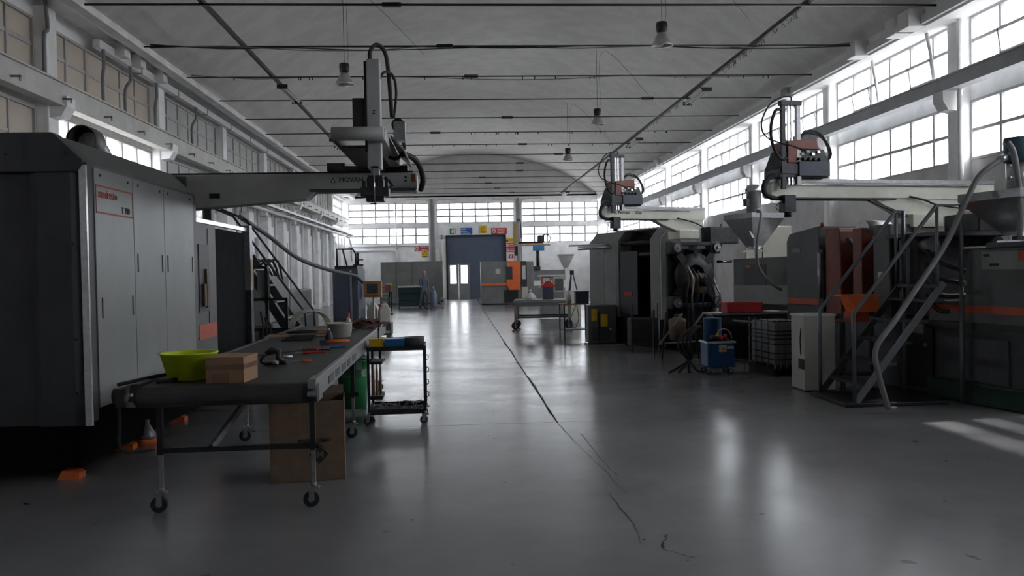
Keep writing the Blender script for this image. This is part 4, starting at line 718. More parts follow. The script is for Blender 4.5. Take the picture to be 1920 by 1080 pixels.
for (fx, fy, fz, a) in ((.11, -.05, 0, 0), (-.11, .2, .02, .35)): o = MB().prism([(-.16, 0), (.10, 0), (.10, .07), (.03, .11), (-.04, .08), (-.15, .045)], 'x', -.045, .045).obj('shoe', M_BLACK, p, bev=.015); o.location = (fx, fy, fz); o.rotation_euler = (a, 0, 0)
# ============================================================ RIGHT: ROBOTS AND HOPPERS (shared builders)
def twin_robot(lab, O, rz, y, x0, x1, zb, mx, deep, printed, extra=''):
    r = thing('takeout_robot', lab, 'robot', (O[0]-math.sin(rz)*y, O[1]+math.cos(rz)*y, zb), rz, None)
    # origin: beam underside at machine-local y; all coordinates local
    h = .20
    bm_ = MB().prism([(x0, .02), (x0+.04, 0), (mx-.1, 0), (x1-.25, -.02), (x1, .0), (x1, h), (x0+.02, h), (x0, h-.03)], 'y', -.11, .11).obj('beam', M_CREAM, r, bev=.006)
    MB().bb(x0+.0, x1, -.12, .10, h, h+.05).obj('top_rail', M_ZINC, r); MB().bb(x0+.1, x1-.4, -.13, -.11, h-.04, h-.02).obj('guide_rail', M_CHROME, r)
    MB().prism([(x0+.2, -.02), (mx-.2, -.02), (mx-.2, 0), (x0+.2, 0)], 'y', -.12, .12).obj('lower_lip', M_DARK, r)
    # bracket and mount
    MB().prism([(mx-.55, -.0), (x1-.02, -.0), (x1-.08, -.12), (mx+.55, -.26), (mx-.02, -.26), (mx-.05, -.24)], 'y', -.09, .09).obj('gusset', M_CREAM, r)
    MB().bar((mx-.62, -.1, -.03), (mx-.02, -.1, -.24), .04, .03).obj('gusset_edge', M_DARK, r)
    MB().bb(mx, mx+.5, -.2, .2, -.40, -.22).obj('mount_head', M_CREAM, r, bev=.01); MB().bb(mx+.04, mx+.44, -.18, .18, -.40-deep, -.40).obj('mount_column', mat('stained_cream_paint', (.42, .38, .32), .6, var=.15, dirt=.3), r, bev=.01)
    MB().tube([(mx+.0, -.14, .02), (mx+.25, -.15, -.03), (mx+.5, -.15, -.1), (x1-.05, -.14, -.18)], .014, 6, sub=4).obj('cable', M_RUBBER, r)
    # carriage
    cx_ = x0+.42
    MB().prism([(cx_-.36, .25), (cx_-.36, .36), (cx_-.25, .62), (cx_+.3, .62), (cx_+.36, .5), (cx_+.36, .25)], 'y', -.22, .16).obj('carriage', M_DARK, r, bev=.01)
    MB().bb(cx_-.1, cx_+.36, -.26, -.22, .27, .46).obj('carriage_cover', M_NAVY, r, bev=.006)
    MB().prism([(cx_-.25, .44), (cx_-.25, .72), (cx_+.18, .76), (cx_+.2, .62), (cx_-.12, .62), (cx_-.12, .44)], 'y', -.24, .1).obj('red_cover', M_REDB, r, bev=.006)
    for k in range(4): MB().bb(cx_-.06+.08*k, cx_-.02+.08*k, -.25, -.22, .54+.03*(k % 2), .57+.03*(k % 2)).obj('valve', M_PAPER if k < 2 else M_STEEL, r)
    for k in range(5): MB().cyl((cx_-.1+.08*k, -.27, .49), (cx_-.1+.08*k, -.22, .49), .02, n=8).obj('valve', M_BLACK, r)
    # mast: profile plus two guide rods
    for k, (dx, rr, m) in enumerate(((-.30, .026, M_DARK), (-.22, .012, M_STEEL), (-.17, .012, M_STEEL), (-.08, .028, M_ZINC))):
        MB().bar((cx_+dx, -.20, .16 if k else .1), (cx_+dx, -.20, 1.24-.03*(k % 2)), rr*2).obj('mast_rail', m, r)
    MB().bb(cx_-.34, cx_-.04, -.24, -.16, 1.18, 1.24).obj('mast_head', M_DARK, r); MB().bb(cx_-.34, cx_-.04, -.24, -.16, .3, .42).obj('mast_clamp', M_DARK, r)
    MB().tube([(cx_-.18, -.2, 1.2), (cx_-.19, -.2, 1.3), (cx_-.45, -.2, 1.22), (cx_-.62, -.22, .95), (cx_-.55, -.24, .75), (cx_-.2, -.24, .66), (cx_, -.24, .6)], .010, 6, sub=5).obj('hose', M_RUBBER, r)
    MB().tube([(cx_-.3, -.2, 1.12), (cx_-.42, -.22, 1.1), (cx_-.5, -.24, .85), (cx_-.45, -.24, .6), (cx_-.3, -.22, .48), (cx_-.12, -.22, .66)], .02, 8, sub=5).obj('hose', M_RUBBER, r)
    for k in range(3): MB().tube([(cx_, -.1, .72), (cx_+.1, -.1, .84+.02*k), (cx_+.34, -.1, .8+.02*k), (cx_+.46+.02*k, -.1, .58), (cx_+.34, -.1, .4)], .009, 5, sub=5).obj('air_line', M_RUBBER, r)
    MB().tube([(x0+.02, -.16, .28), (x0-.08, -.16, .24), (x0-.14, -.16, .14), (x0-.12, -.16, .04), (x0+.02, -.16, -.02), (x0+.2, -.15, -.02)], .035, 8, sub=5).obj('cable_chain', M_RUBBER, r)
    g = MB().bb(cx_-.33, cx_-.17, -.28, -.14, -.20, .02).obj('gripper_wrist', M_DARK, r); MB().cyl((cx_-.25, -.21, -.26), (cx_-.25, -.21, -.18), .045, n=12).obj('rotary_joint', M_BLACK, g)
    MB().bb(cx_-.48, cx_-.33, -.22, -.18, -.08, -.05).obj('gripper_plate', M_STEEL, g); MB().tube([(cx_-.36, -.22, -.06), (cx_-.44, -.24, -.14), (cx_-.36, -.24, -.2)], .006, 5, sub=4).obj('air_line', M_RUBBER, g)
    if printed: piovan(bm_, x0+.30, -.112, .085, .072, extra)
    return r
def hopper(lab, O, rz, x, y, a, z0, z1, h_loader, loader):
    t = thing('material_hopper', lab, 'hopper', (O[0]+math.cos(rz)*x-math.sin(rz)*y, O[1]+math.sin(rz)*x+math.cos(rz)*y, z0), rz)
    H = z1-z0; s = .1
    MB().frustum((-s, s, -s, s, .08), (-a, a, -a, a, H-.05)).obj('cone', M_STEEL, t); MB().bb(-a-.01, a+.01, -a-.01, a+.01, H-.05, H+.05).obj('collar', M_ZINC, t, bev=.004)
    MB().cyl((0, 0, 0), (0, 0, .09), .11, n=14).bb(-.16, .16, -.16, .16, 0, .03).obj('throat', M_STEEL, t)
    MB().box((-.28, -.30 if a > .45 else -.25, .32), (.05, .01, .16), rz=.0, rx=-.6).obj('sight_glass', M_PAPER, t)
    if loader == 'steel':
        MB().lathe([(0, H+.05), (.14, H+.05), (.14, H+.45), (.16, H+.46), (.16, H+.52), (.12, H+.6), (0, H+.62)], n=18).obj('loader', M_STEEL, t); MB().bb(-.22, -.14, -.05, .05, H+.2, H+.34).obj('solenoid', M_DARK, t)
        MB().tube([(-.14, 0, H+.5), (-.25, 0, H+.5), (-.28, 0, H+.35), (-.2, 0, H+.25)], .01, 5, sub=4).obj('cable', M_RUBBER, t)
    elif loader:
        MB().lathe([(0, H+.05), (.13, H+.05), (.13, H+.40), (0, H+.40)], (.0, 0, 0), 16).obj('loader', M_STEEL, t)
        MB().lathe([(.0, H+.40), (.155, H+.40), (.155, H+.60), (.16, H+.62), (.15, H+.68), (0, H+.70)], (.0, 0, 0), 20).obj('motor_cap', mat('petrol_blue', (.05, .12, .15), .45), t)
        for k in range(3): MB().tube([(-.12, -.03, H+.5-.14*k), (-.19, -.05, H+.48-.14*k)], .02, 6).obj('pipe_stub', M_STEEL, t)
    return t
# ---------------------------------------------------------------- MACHINE A (near right)
OA = (6.1, 10.0); RA = math.radians(12)
t = thing('injection_molding_machine', 'nearest right machine, dark grey with orange stripe, orange columns and green base', 'machine', (OA[0], OA[1], 0), RA)
gd = MB(); gd.prism([(2.82, 1.08), (3.68, 1.08), (3.68, 2.10), (3.60, 2.22), (2.82, 2.31)], 'x', 0, 1.2); gd = gd.obj('clamp_guard', M_GREYM, t, bev=.012)
MB().bb(-.006, .0, 2.84, 3.66, 1.10, 1.19).obj('orange_stripe', M_ORANGE, gd); MB().bb(-.006, 0, 3.3, 3.5, 1.92, 1.98).obj('plate', M_GREY, gd)
MB().bb(-.0, 1.2, 2.82, 3.68, .75, 1.08).obj('lower_guard', M_GREYD, t); MB().cyl((.05, 2.80, 2.3), (.05, 2.80, 2.36), .03, n=10).obj('warning_lamp', M_RED, t)
MB().bb(-.02, .04, 2.70, 2.82, 1.0, 1.95).obj('door_edge', M_DARK, t); MB().cyl((-.04, 2.76, 1.2), (-.04, 2.76, 1.9), .03, n=10).obj('hydraulic_cylinder', M_STEEL, t)
MB().prism([(2.32, .85), (2.70, .85), (2.70, 2.26), (2.4, 2.26), (2.36, 2.2), (2.34, 2.0)], 'x', .02, .5).obj('orange_column', M_REDB, t, bev=.02)
MB().bb(.02, .28, 1.86, 2.06, 1.0, 2.23).obj('orange_pillar', M_REDB, t, bev=.01); MB().bb(.5, 1.2, 1.0, 3.0, .95, 2.1).obj('dark_interior', M_VOID, t)  # interior is a solid block with its shade put into the black
for z in (2.08, 1.35): 
    for x in (.25, 1.0): MB().cyl((x, .9, z), (x, 3.0, z), .045, n=12).obj('tie_bar', M_STEEL, t)
MB().cyl((.1, 1.95, 2.22), (.6, 2.05, 2.22), .12, n=16).obj('pulley', M_ZINC, t)
for k in range(4): MB().tube([(.1, 2.3-.08*k, 2.1), (.15, 2.2-.08*k, 1.9), (.2, 2.25-.1*k, 1.7), (.3, 2.2-.1*k, 1.5)], .014, 5, sub=4).obj('hose', M_STEEL if k % 2 else M_RUBBER, t)
MB().bb(.0, .5, 1.26, 1.60, .9, 2.25).obj('grey_column', M_GREYM, t, bev=.02); MB().bb(-.004, 0, 1.4, 1.5, 1.5, 1.6).obj('label', M_PAPER, t)
# fixed platen
pl = MB().bb(.0, 1.3, .75, 1.1, 1.0, 2.05); pl.obj('fixed_platen', M_DARK, t, bev=.03)
for (x, z) in ((.12, 1.95), (1.15, 1.95)): MB().cyl((x, .6, z), (x, .76, z), .1, n=16).obj('tie_bar_nut', M_ZINC, t)
MB().bb(-.05, 1.3, .3, 1.3, 2.05, 2.10).obj('platform_top', M_GREYD, t); MB().bb(.65, 1.2, .4, 1.0, 2.1, 2.34).obj('junction_box', M_DARK, t, bev=.02)
for k in range(4): MB().tube([(.1, .7, 1.9-.2*k), (.0, .5, 1.8-.2*k), (-.02, .3, 1.7-.2*k), (.1, .05, 1.6-.15*k)], .03, 7, sub=4).obj('hose', M_RUBBER, t)
# injection housing
MB().prism([(-.97, .98), (.56, .98), (.56, 1.24), (.0, 1.24), (-.09, 1.4), (-.09, 1.82), (-.13, 1.87), (-.97, 1.87)], 'x', 0, 1.15).obj('injection_housing', M_GREYM, t, bev=.01)
MB().bb(-.02, 1.15, -.97, -.38, 1.87, 1.93).obj('upper_cover', M_GREYD, t, bev=.006); MB().bb(.0, .06, -.36, -.02, 1.875, 1.895).obj('painted_sunlit_edge', M_STEELW, t)  # white strip puts the sunlit look of the cover edge into colour
MB().bb(-.006, 0, -.97, .54, 1.10, 1.19).obj('orange_stripe', M_ORANGE, t); lp = MB().bb(-.008, 0, -.96, -.30, 1.62, 1.83).obj('control_plate', M_GREY, t)
MB().bb(-.012, -.008, -.55, -.42, 1.66, 1.69).bb(-.012, -.008, -.42, -.33, 1.77, 1.80).obj('print', M_INK, lp); MB().bb(-.012, -.008, -.95, -.82, 1.72, 1.83).obj('orange_print', M_ORANGE, lp)
MB().bb(.02, 1.2, -.97, 3.7, .90, .98).obj('bed_top', M_BLACK, t); MB().bb(.03, 1.25, -.97, 3.7, .05, .90).obj('machine_bed', M_GREYD, t)
MB().bb(.0, .03, -.66, .30, .28, .80).obj('access_panel', M_GREYD, t, bev=.006); MB().bb(-.01, 1.3, -.97, .6, .0, .26).obj('green_base', M_GREEN, t, bev=.02); MB().bb(.0, .03, .5, .95, .1, .88).obj('side_box', M_BLACK, t); MB().cyl((-.02, .60, .66), (0, .60, .66), .03, n=10).obj('gauge', M_ZINC, t)
MB().bb(.0, .03, .65, .9, .80, .92).obj('label', M_GREY, t)
MB().bb(.3, 1.0, 2.6, 2.8, 1.0, 2.1).obj('inner_block', M_DARK, t)
twin_robot('cream take-out robot on the nearest right machine, beam over the stairs with red topped carriage', OA, RA, 1.4, -1.79, 1.78, 2.60, .33, .3, False)
hopper('large steel hopper with petrol blue loader motor at the right edge', OA, RA, .42, -.42, .44, 1.93, 2.48, .6, 'blue')
t = thing('ribbed_hose', 'long grey ribbed hose hanging from the hopper loader down to the floor by the stairs', 'hose', (4.85, 9.6, 0)); pts = [(1.5, .02, 2.90), (1.33, 0, 2.80), (1.20, 0, 2.68), (1.05, 0, 2.40), (.80, 0, 1.91), (.40, -.1, 1.42), (.07, -.2, 1.04), (-.16, -.25, .76), (-.14, -.25, .48), (-.0, -.2, .06)]
MB().tube(pts, .032, 10, sub=6).obj('hose', M_HOSE, t); MB().cyl((1.48, .02, 2.9), (1.56, .03, 2.93), .045, n=10).obj('coupling', M_STEEL, t)
t = thing('ribbed_hose', 'thick grey hose hanging in front of the blue topped loader down to the machine cover', 'hose', (6.2, 9.25, 1.95)); MB().tube([(-.02, 0, 1.1), (.03, -.03, .98), (.07, -.04, .7), (.1, -.04, .35), (.11, 0, .0)], .034, 10, sub=6).obj('hose', M_HOSE, t); MB().bb(.06, .16, -.05, .05, 0, .04).obj('socket', M_DARK, t)
# stairs A
M_RAIL = mat('grey_handrail', (.16, .17, .19), .35, .5, var=.12)
t = thing('access_stairs', 'grey steel stairs with tubular handrails and small landing in front of the nearest right machine', 'stairs', (4.7, 10.4, 0))
for s, y in ((0, -.48), (1, .48)):
    MB().bar((-.0, y, .03), (1.12, y, 1.47), .035, .075).obj('stringer', M_RAIL if s == 0 else M_GREYD, t)
    MB().tube([(.0, y, .0), (.0, y, 1.12), (1.04, y, 2.40), (1.34-.2*s, y, 2.40), (1.34-.2*s, y, 1.42)], .026, 8).obj('handrail', M_RAIL, t); MB().cyl((1.04, y, 1.42), (1.04, y, 2.40), .021, n=8).obj('baluster', M_RAIL, t); MB().cyl((1.34-.2*s, y, 0), (1.34-.2*s, y, 1.42), .025, n=8).obj('support_post', M_RAIL, t)
for k in range(5): MB().bb(.10+.20*k, .34+.20*k, -.46, .46, .235+.25*k, .265+.25*k).obj('tread', M_DARK, t)
MB().bb(1.04, 1.17, -.48, .48, 1.40, 1.44).obj('landing', M_DARK, t); MB().bb(-.12, 1.15, -.52, .52, .0, .05).obj('base_plate', M_BLACK, t, bev=.01)
MB().cyl((.0, .48, .6), (.0, .48, .6001), .02).obj('end_cap', M_RAIL, t)
# orange chute
t = thing('orange_chute', 'bright orange sheet metal chute behind the stair handrail', 'chute', (5.40, 11.30, 0))
MB().prism([(-.28, 1.30), (.26, 1.30), (.27, 1.285), (.20, 1.285), (.30, 1.07), (-.08, 1.07), (-.17, 1.285), (-.28, 1.285)], 'y', -.16, .16).obj('hood', M_ORANGEB, t); MB().prism([(-.12, 1.07), (.12, 1.07), (.12, .93), (-.12, .93)], 'y', -.10, .14).obj('body', M_ORANGE, t)
for x in (-.2, .2): MB().bar((x, 0, 0), (x, 0, .93), .05).obj('leg', M_DARK, t)
MB().bb(-.25, .25, -.12, .14, .2, .25).obj('shelf', M_BLACK, t)
# white cabinet
t = thing('white_electrical_cabinet', 'pale cream steel cabinet standing in front of the stairs at the left', 'cabinet', (4.84, 11.42, 0))
MB().bb(-.21, .22, -.2, .25, .02, 1.02).obj('body', mat('pale_cabinet', (.52, .51, .46), .5, var=.05, dirt=.08), t, bev=.008); MB().bb(-.22, .23, -.21, .26, 1.02, 1.045).obj('top', M_STEELW, t); MB().bb(-.215, -.21, -.2, -.0, .30, .44).obj('cable_gland', M_BLACK, t)
MB().tube([(-.215, -.1, .85), (-.235, -.12, .7), (-.22, -.1, .5)], .008, 5, sub=4).obj('cable', M_RUBBER, t); MB().bb(-.2, .21, -.19, .24, 0, .02).obj('plinth', M_BLACK, t)
# IBC tank
t = thing('ibc_tank', 'caged translucent tank container on a black pallet left of the pale cabinet', 'tank', (5.04, 13.35, 0), RA*.4)
MB().bb(-.22, .32, -.45, .45, .16, .84).obj('tank_bottle', M_IBC, t, bev=.04)
for k in range(7): MB().bar((-.24+.095*k, -.47, .12), (-.24+.095*k, -.47, .88), .018).obj('cage_upright', M_ZINC, t)
for k in range(5): MB().bar((-.24, -.46+.23*k, .12), (-.24, -.46+.23*k, .88), .018).obj('cage_upright', M_ZINC, t)
for z in (.26, .36, .50, .58, .64, .70, .85): MB().bar((-.25, -.48, z), (.34, -.48, z), .016).bar((-.25, -.48, z), (-.25, .47, z), .016).obj('cage_rail', M_BLACK, t)
for x in (-.2, .05, .29): MB().bb(x-.05, x+.05, -.47, .47, 0, .12).obj('pallet_runner', M_BLACK, t)
MB().bb(-.25, .34, -.47, .47, .10, .14).obj('pallet_deck', M_BLACK, t)
# blue hydraulic trolley
t = thing('blue_temperature_unit', 'small bright blue hydraulic unit on castors with red fittings on top', 'machine', (4.14, 13.5, 0))
MB().bb(-.22, .22, -.2, .22, .12, .53).obj('body', M_BLUEB if False else mat('unit_blue', (.01, .08, .22), .4), t, bev=.02); MB().bb(-.235, .235, -.215, .235, .50, .53).obj('top_rim', M_STEEL, t); MB().bb(-.04, .08, -.215, -.2, .36, .47).obj('switch_plate', M_WHITEP, t); MB().cyl((.02, -.235, .41), (.02, -.21, .41), .025, n=12).obj('rotary_switch', M_ORANGEB, t); MB().bb(.09, .2, -.206, -.2, .41, .45).obj('label', M_PAPER, t)
for x in (-.18, .18):
    for y in (-.15, .15): caster(t, x, y, .11, r=.045)
MB().cyl((.06, 0, .53), (.06, 0, .60), .03, n=10).obj('red_valve', M_RED, t); MB().cyl((.14, .05, .53), (.14, .05, .62), .025, n=10).obj('red_valve', M_RED, t); MB().prism([(-.05, .60), (.02, .60), (-.015, .66)], 'y', -.05, -.03).obj('warning_triangle', M_YEL, t)
MB().tube([(.05, 0, .6), (.0, -.05, .68), (.08, -.1, .72), (.2, 0, .66), (.24, 0, .55)], .008, 5, sub=5).obj('clear_hose', M_WHITEP, t); MB().cyl((0, .1, .53), (0, .1, .6), .09, n=14).obj('filler', M_BLACK, t)
t = thing('hose_bundle', 'loop of black hoses hanging to a pile on the floor left of the blue unit', 'hose', (3.72, 13.75, 0))
for k in range(4): MB().tube([(.15+.03*k, .1, .75), (-.10+.05*k, 0, .6), (-.16+.07*k, -.02, .4), (-.02+.02*k, -.05, .22), (.12-.14*k, -.1, .03), (.2-.18*k, -.12, .022)], .02, 7, sub=5).obj('hose', M_RUBBER, t)
t = thing('blue_drum', 'small dark blue drum behind the blue unit', 'drum', (4.28, 14.24, 0)); MB().lathe([(0, .0), (.15, 0), (.15, .82), (.155, .83), (.155, .85), (0, .85)], n=20).obj('body', M_BLUE, t); MB().lathe([(.152, .3), (.16, .31), (.152, .32)], n=20).obj('hoop', M_BLUE, t)
t = thing('tubular_stand', 'tubular trestle carrying a brownish container, left of the blue unit', 'stand', (4.15, 16.0, 0))
MB().tube([(-.45, -.3, .30), (.45, -.3, .34)], .018, 6).obj('rail', M_ZINC, t)
for x in (-.4, .3): MB().bar((x, -.3, 0), (x+.1*(1 if x < 0 else -1), -.3, .9), .035).obj('leg', M_DARK, t); MB().bar((x, .3, 0), (x, .3, .9), .035).obj('leg', M_DARK, t)
MB().bar((-.42, -.32, .32), (.0, -.32, .85), .03).bar((.4, -.3, .85), (.0, -.32, .35), .03).obj('brace', M_ZINC, t)
o = thing('brown_container', 'brownish plastic container held in the trestle', 'container', (4.12, 15.95, .34)); MB().lathe([(0, 0), (.14, 0), (.17, .35), (.16, .4), (.06, .43), (.05, .46), (0, .46)], n=16).obj('body', mat('dirty_plastic', (.20, .13, .08), .6, var=.3), o); MB().lathe([(.055, .44), (.055, .49), (0, .49)], n=10).obj('cap', M_DARK, o)
t = thing('steel_bench', 'steel bench with thin bright top edge carrying the red crate', 'bench', (5.2, 14.75, 0), .0)
MB().bb(-.85, .85, -.3, .3, .88, .91).obj('top', M_ZINC, t); MB().bb(-.8, .8, -.28, .28, .70, .86).obj('drawer_box', M_DARK, t)
for x in (-.78, .78):
    for y in (-.26, .26): MB().bar((x, y, 0), (x, y, .88), .04).obj('leg', M_DARK, t)
MB().tube([(-.5, -.3, .78), (0, -.31, .74), (.4, -.31, .72), (.75, -.31, .72)], .02, 7, sub=3).obj('pipe', M_ZINC, t)
t = thing('red_crate', 'bright red plastic crate on the steel bench', 'crate', (4.93, 14.65, .912)); w_, d, h = .62, .36, .17
MB().bb(-w_/2, w_/2, -d/2, d/2, 0, .01).bb(-w_/2, w_/2, -d/2, -d/2+.01, 0, h).bb(-w_/2, w_/2, d/2-.01, d/2, 0, h).bb(-w_/2, -w_/2+.01, -d/2, d/2, 0, h).bb(w_/2-.01, w_/2, -d/2, d/2, 0, h).obj('body', M_RED, t); MB().bb(-w_/2-.01, w_/2+.01, -d/2-.01, -d/2, h-.02, h).bb(-w_/2-.01, w_/2+.01, d/2, d/2+.01, h-.02, h).obj('rim', M_RED, t)
t = thing('paper_stack', 'few pale sheets of paper right of the red crate', 'paper', (5.45, 14.68, .912), .3); 
for k in range(3): MB().box((0, .01*k, .004+.006*k), (.3-.03*k, .2, .004), rz=.15*k).obj('sheet', M_PAPER, t)
# ---------------------------------------------------------------- MACHINE B (second right)
OB = (3.15, 20.4); RB = math.radians(22)
t = thing('injection_molding_machine', 'second right machine, grey with chamfered roof guards and big dark platen casting', 'machine', (OB[0], OB[1], 0), RB)
def guard(y0, y1, z0, nm): return MB().prism([(0, z0), (0, 2.34), (.2, 2.57), (1.5, 2.57), (1.5, z0)], 'y', y0, y1).obj(nm, M_GREY, t, bev=.012)
g1 = guard(-1.27, 0, .62, 'clamp_guard'); MB().bb(-.006, 0, -1.2, -.72, .68, 2.28).obj('guard_door', M_GREY, g1, bev=.004); MB().bb(-.006, 0, -.66, -.06, .68, 2.28).obj('guard_door', M_GREY, g1, bev=.004)
g2 = guard(-2.87, -2.52, .62, 'mould_guard'); MB().prism([(0.01, .63), (.01, 2.33), (.205, 2.56), (.5, 2.56), (.5, .63)], 'y', -2.90, -2.872).obj('end_plate', mat('light_end_plate', (.62, .62, .62), .5, var=.06), g2, bev=.004); MB().bb(.14, .34, -2.91, -2.90, 1.50, 1.68).obj('white_plate', M_PAPER, g2); MB().cyl((.2, -2.915, 1.40), (.2, -2.90, 1.40), .07, n=16).obj('round_sign', M_YEL, g2)
MB().bb(.35, 1.45, -2.52, -1.27, .6, 2.45).obj('mould_area', M_VOID, t); MB().bb(.02, .06, -2.0, -1.3, .7, 2.1).obj('sliding_door', M_GREYD, t, bev=.006); MB().bb(.0, .02, -1.8, -1.5, 1.12, 1.2).obj('red_label', M_RED, t)  # mould area is a solid black block painting the opening's shade
for z in (2.28, 2.02): MB().cyl((.12, -2.55, z), (.12, -1.25, z), .05, n=12).obj('tie_bar', M_DARK, t)
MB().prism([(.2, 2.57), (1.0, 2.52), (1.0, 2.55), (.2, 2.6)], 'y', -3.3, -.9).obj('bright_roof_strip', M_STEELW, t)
MB().bb(.05, 1.6, -5.4, .0, .0, .62).obj('machine_bed', M_VOID, t, bev=.02); MB().bb(.0, .8, -.25, .1, .0, .60).obj('green_base', M_GREEN, t, bev=.01)
# platen: ring of cast arms with four corner bosses
y0, y1 = -3.62, -3.42
for (x, z) in ((-.12, 2.12), (.88, 2.12), (-.12, 1.0), (.88, 1.0)):
    MB().bb(x-.13, x+.13, y0, y1, z-.13, z+.13).obj('corner_boss', M_DARK, t, bev=.03); MB().cyl((x, y0-.06, z), (x, y0, z), .09, n=16).obj('tie_bar_nut', M_ZINC, t); MB().cyl((x, y0-.1, z), (x, y0-.06, z), .03, n=10).obj('stud', M_STEEL, t)
MB().bb(-.1, .86, y0+.02, y1, 2.16, 2.24).obj('top_web', M_DARK, t, bev=.01); MB().bb(-.1, .86, y0+.02, y1, .9, .98).obj('bottom_web', M_DARK, t, bev=.01)
for s in (-1, 1): MB().prism([(.38+s*.03, 2.2), (.38-s*.04, 2.2), (.38-s*.05, 1.95), (.38+s*.02, 1.9)], 'y', y0+.02, y1).obj('centre_rib', M_DARK, t)
MB().lathe([(.22, 0), (.46, 0), (.46, .16), (.22, .16), (.22, 0)], (.38, y0+.02, 1.55), 24, ax='y').obj('casting_ring', M_DARK, t)
for a in range(4):
    ang = PI/4+a*PI/2; MB().bar((.38+.4*math.cos(ang), y0+.09, 1.56+.38*math.sin(ang)), (.38+.62*math.cos(ang), y0+.09, 1.56+.62*math.sin(ang)), .15).obj('cast_arm', M_DARK, t)
MB().bb(-.2, .98, -3.42, -3.36, .62, 2.1).obj('platen_plate', M_BLACK, t)
MB().cyl((.38, -3.75, 1.4), (.38, -3.5, 1.4), .2, n=20).obj('nozzle_ring', mat('brass_ring', (.28, .19, .11), .4, .6), t); MB().cyl((.38, -4.0, 1.42), (.38, -3.7, 1.42), .1, n=16).obj('barrel', M_DARK, t)
for k in range(7): MB().tube([(-.05+.13*k, -3.7, 1.8-.05*k), (.0+.12*k, -3.85, 1.5-.04*k), (-.1+.14*k, -3.9, 1.1), (.05+.1*k, -3.8, .75)], .018, 6, sub=4).obj('hose', (M_RUBBER, M_ZINC, M_RUBBER, M_BLUE, M_RUBBER, M_RUBBER, M_ZINC)[k % 7], t)
MB().bb(.75, 1.5, -3.6, -3.3, 2.2, 2.55).obj('valve_box', M_DARK, t, bev=.02)
MB().tube([(1.2, -3.4, 2.1), (1.2, -3.4, 2.62)], .015, 6).obj('aerial', M_BLACK, t)
MB().prism([(-6.3, 1.0), (-4.7, 1.0), (-4.7, 1.86), (-6.3, 1.88)], 'x', .42, 1.4).obj('injection_housing', M_GREYM, t, bev=.012); MB().bb(.405, .42, -6.3, -4.72, 1.02, 1.36).obj('lower_cover', M_GREY, t); MB().bb(.41, .42, -5.6, -5.0, 1.3, 1.75).obj('side_plate', M_GREYD, t); MB().bb(.405, .41, -5.2, -5.05, 1.68, 1.74).obj('orange_badge', M_ORANGE, t)
MB().bb(.3, 1.5, -5.6, -4.4, .62, 1.0).obj('carriage_bed', M_GREYD, t)
MB().cyl((.45, -4.6, 1.82), (.45, -4.2, 1.82), .03, n=8).obj('bright_rod', M_CHROME, t)
twin_robot('cream take-out robot with printed beam on the second right machine', OB, RB, -3.4, -1.72, .70, 2.70, -.02, .10, True, 'ST60')
hopper('steel pyramid hopper with cylindrical steel loader on the second right machine', OB, RB, .68, -5.0, .39, 1.99, 2.66, .6, 'steel')
t = thing('ribbed_hose', 'thin grey hose drooping in front of the steel pyramid hopper', 'hose', (5.41, 15.0, 0)); MB().tube([(.02, .15, 2.72), (.0, -.05, 2.62), (-.08, -.08, 2.2), (-.09, -.05, 1.85), (.0, 0, 1.62), (.25, .0, 1.35), (.42, .0, 1.27), (.60, .1, 1.28)], .028, 8, sub=5).obj('hose', M_HOSE, t); MB().cyl((.0, .15, 2.7), (.02, .2, 2.74), .035, n=8).obj('coupling', M_STEEL, t)
t = thing('white_panel_cabinet', 'tall off-white cabinet standing against the wall behind the cast platen', 'cabinet', (6.6, 18.8, 0)); MB().bb(-.25, .8, -.25, .5, .0, 2.6).obj('body', M_WHITEP, t, bev=.02); MB().bb(.12, .14, -.256, -.25, .1, 2.5).obj('door_gap', M_BLACK, t)
tag(MB().tube([(2.55, 19.62, 2.27), (3.66, 19.58, 2.28)], .02, 8).tube([(2.75, 19.55, 2.20), (3.62, 19.5, 2.22)], .045, 10).obj('aluminium_pole', M_STEEL), 'pale metal pole lying across the far corner of the second right machine', 'pole')
# grey base with yellow covers at the aisle end
t = thing('grey_pump_cabinet', 'grey cabinet with yellow covers and lever before the second right machine', 'cabinet', (3.20, 19.32, 0))
MB().bb(-.30, .34, -.2, .2, .05, .90).obj('body', M_GREYM, t, bev=.01); MB().bb(-.23, -.10, -.23, -.2, .55, .82).obj('yellow_cover', M_YEL, t, bev=.01); MB().bb(-.02, .14, -.24, -.2, .42, .70).obj('yellow_cover', M_YEL, t, bev=.02); MB().bb(-.08, -.05, -.24, -.2, .08, .74).obj('lever', M_BLACK, t); MB().cyl((.2, -.24, .36), (.2, -.2, .36), .025, n=10).obj('tap', M_STEEL, t); MB().bb(-.34, .5, -.35, .22, .0, .025).obj('floor_plate', M_ZINC, t); MB().bb(-.22, .2, -.21, -.2, .1, .4).obj('lower_panel', M_GREYD, t)
t = thing('machine_clutter', 'dark pipework and small tank stand under the second right machine', 'tank', (3.78, 17.4, 0)); MB().bb(-.3, .3, -.2, .2, .2, .7).obj('tank', M_DARK, t, bev=.03)
for x in (-.27, .27): MB().bar((x, -.2, 0), (x, -.2, 1.0), .04).obj('leg', M_DARK, t)
MB().tube([(.28, -.22, 1.0), (.28, -.22, .2), (.4, -.22, .1)], .02, 6).obj('pipe', M_ZINC, t); MB().bb(-.3, .3, -.2, .2, .14, .2).obj('shelf', M_DARK, t)
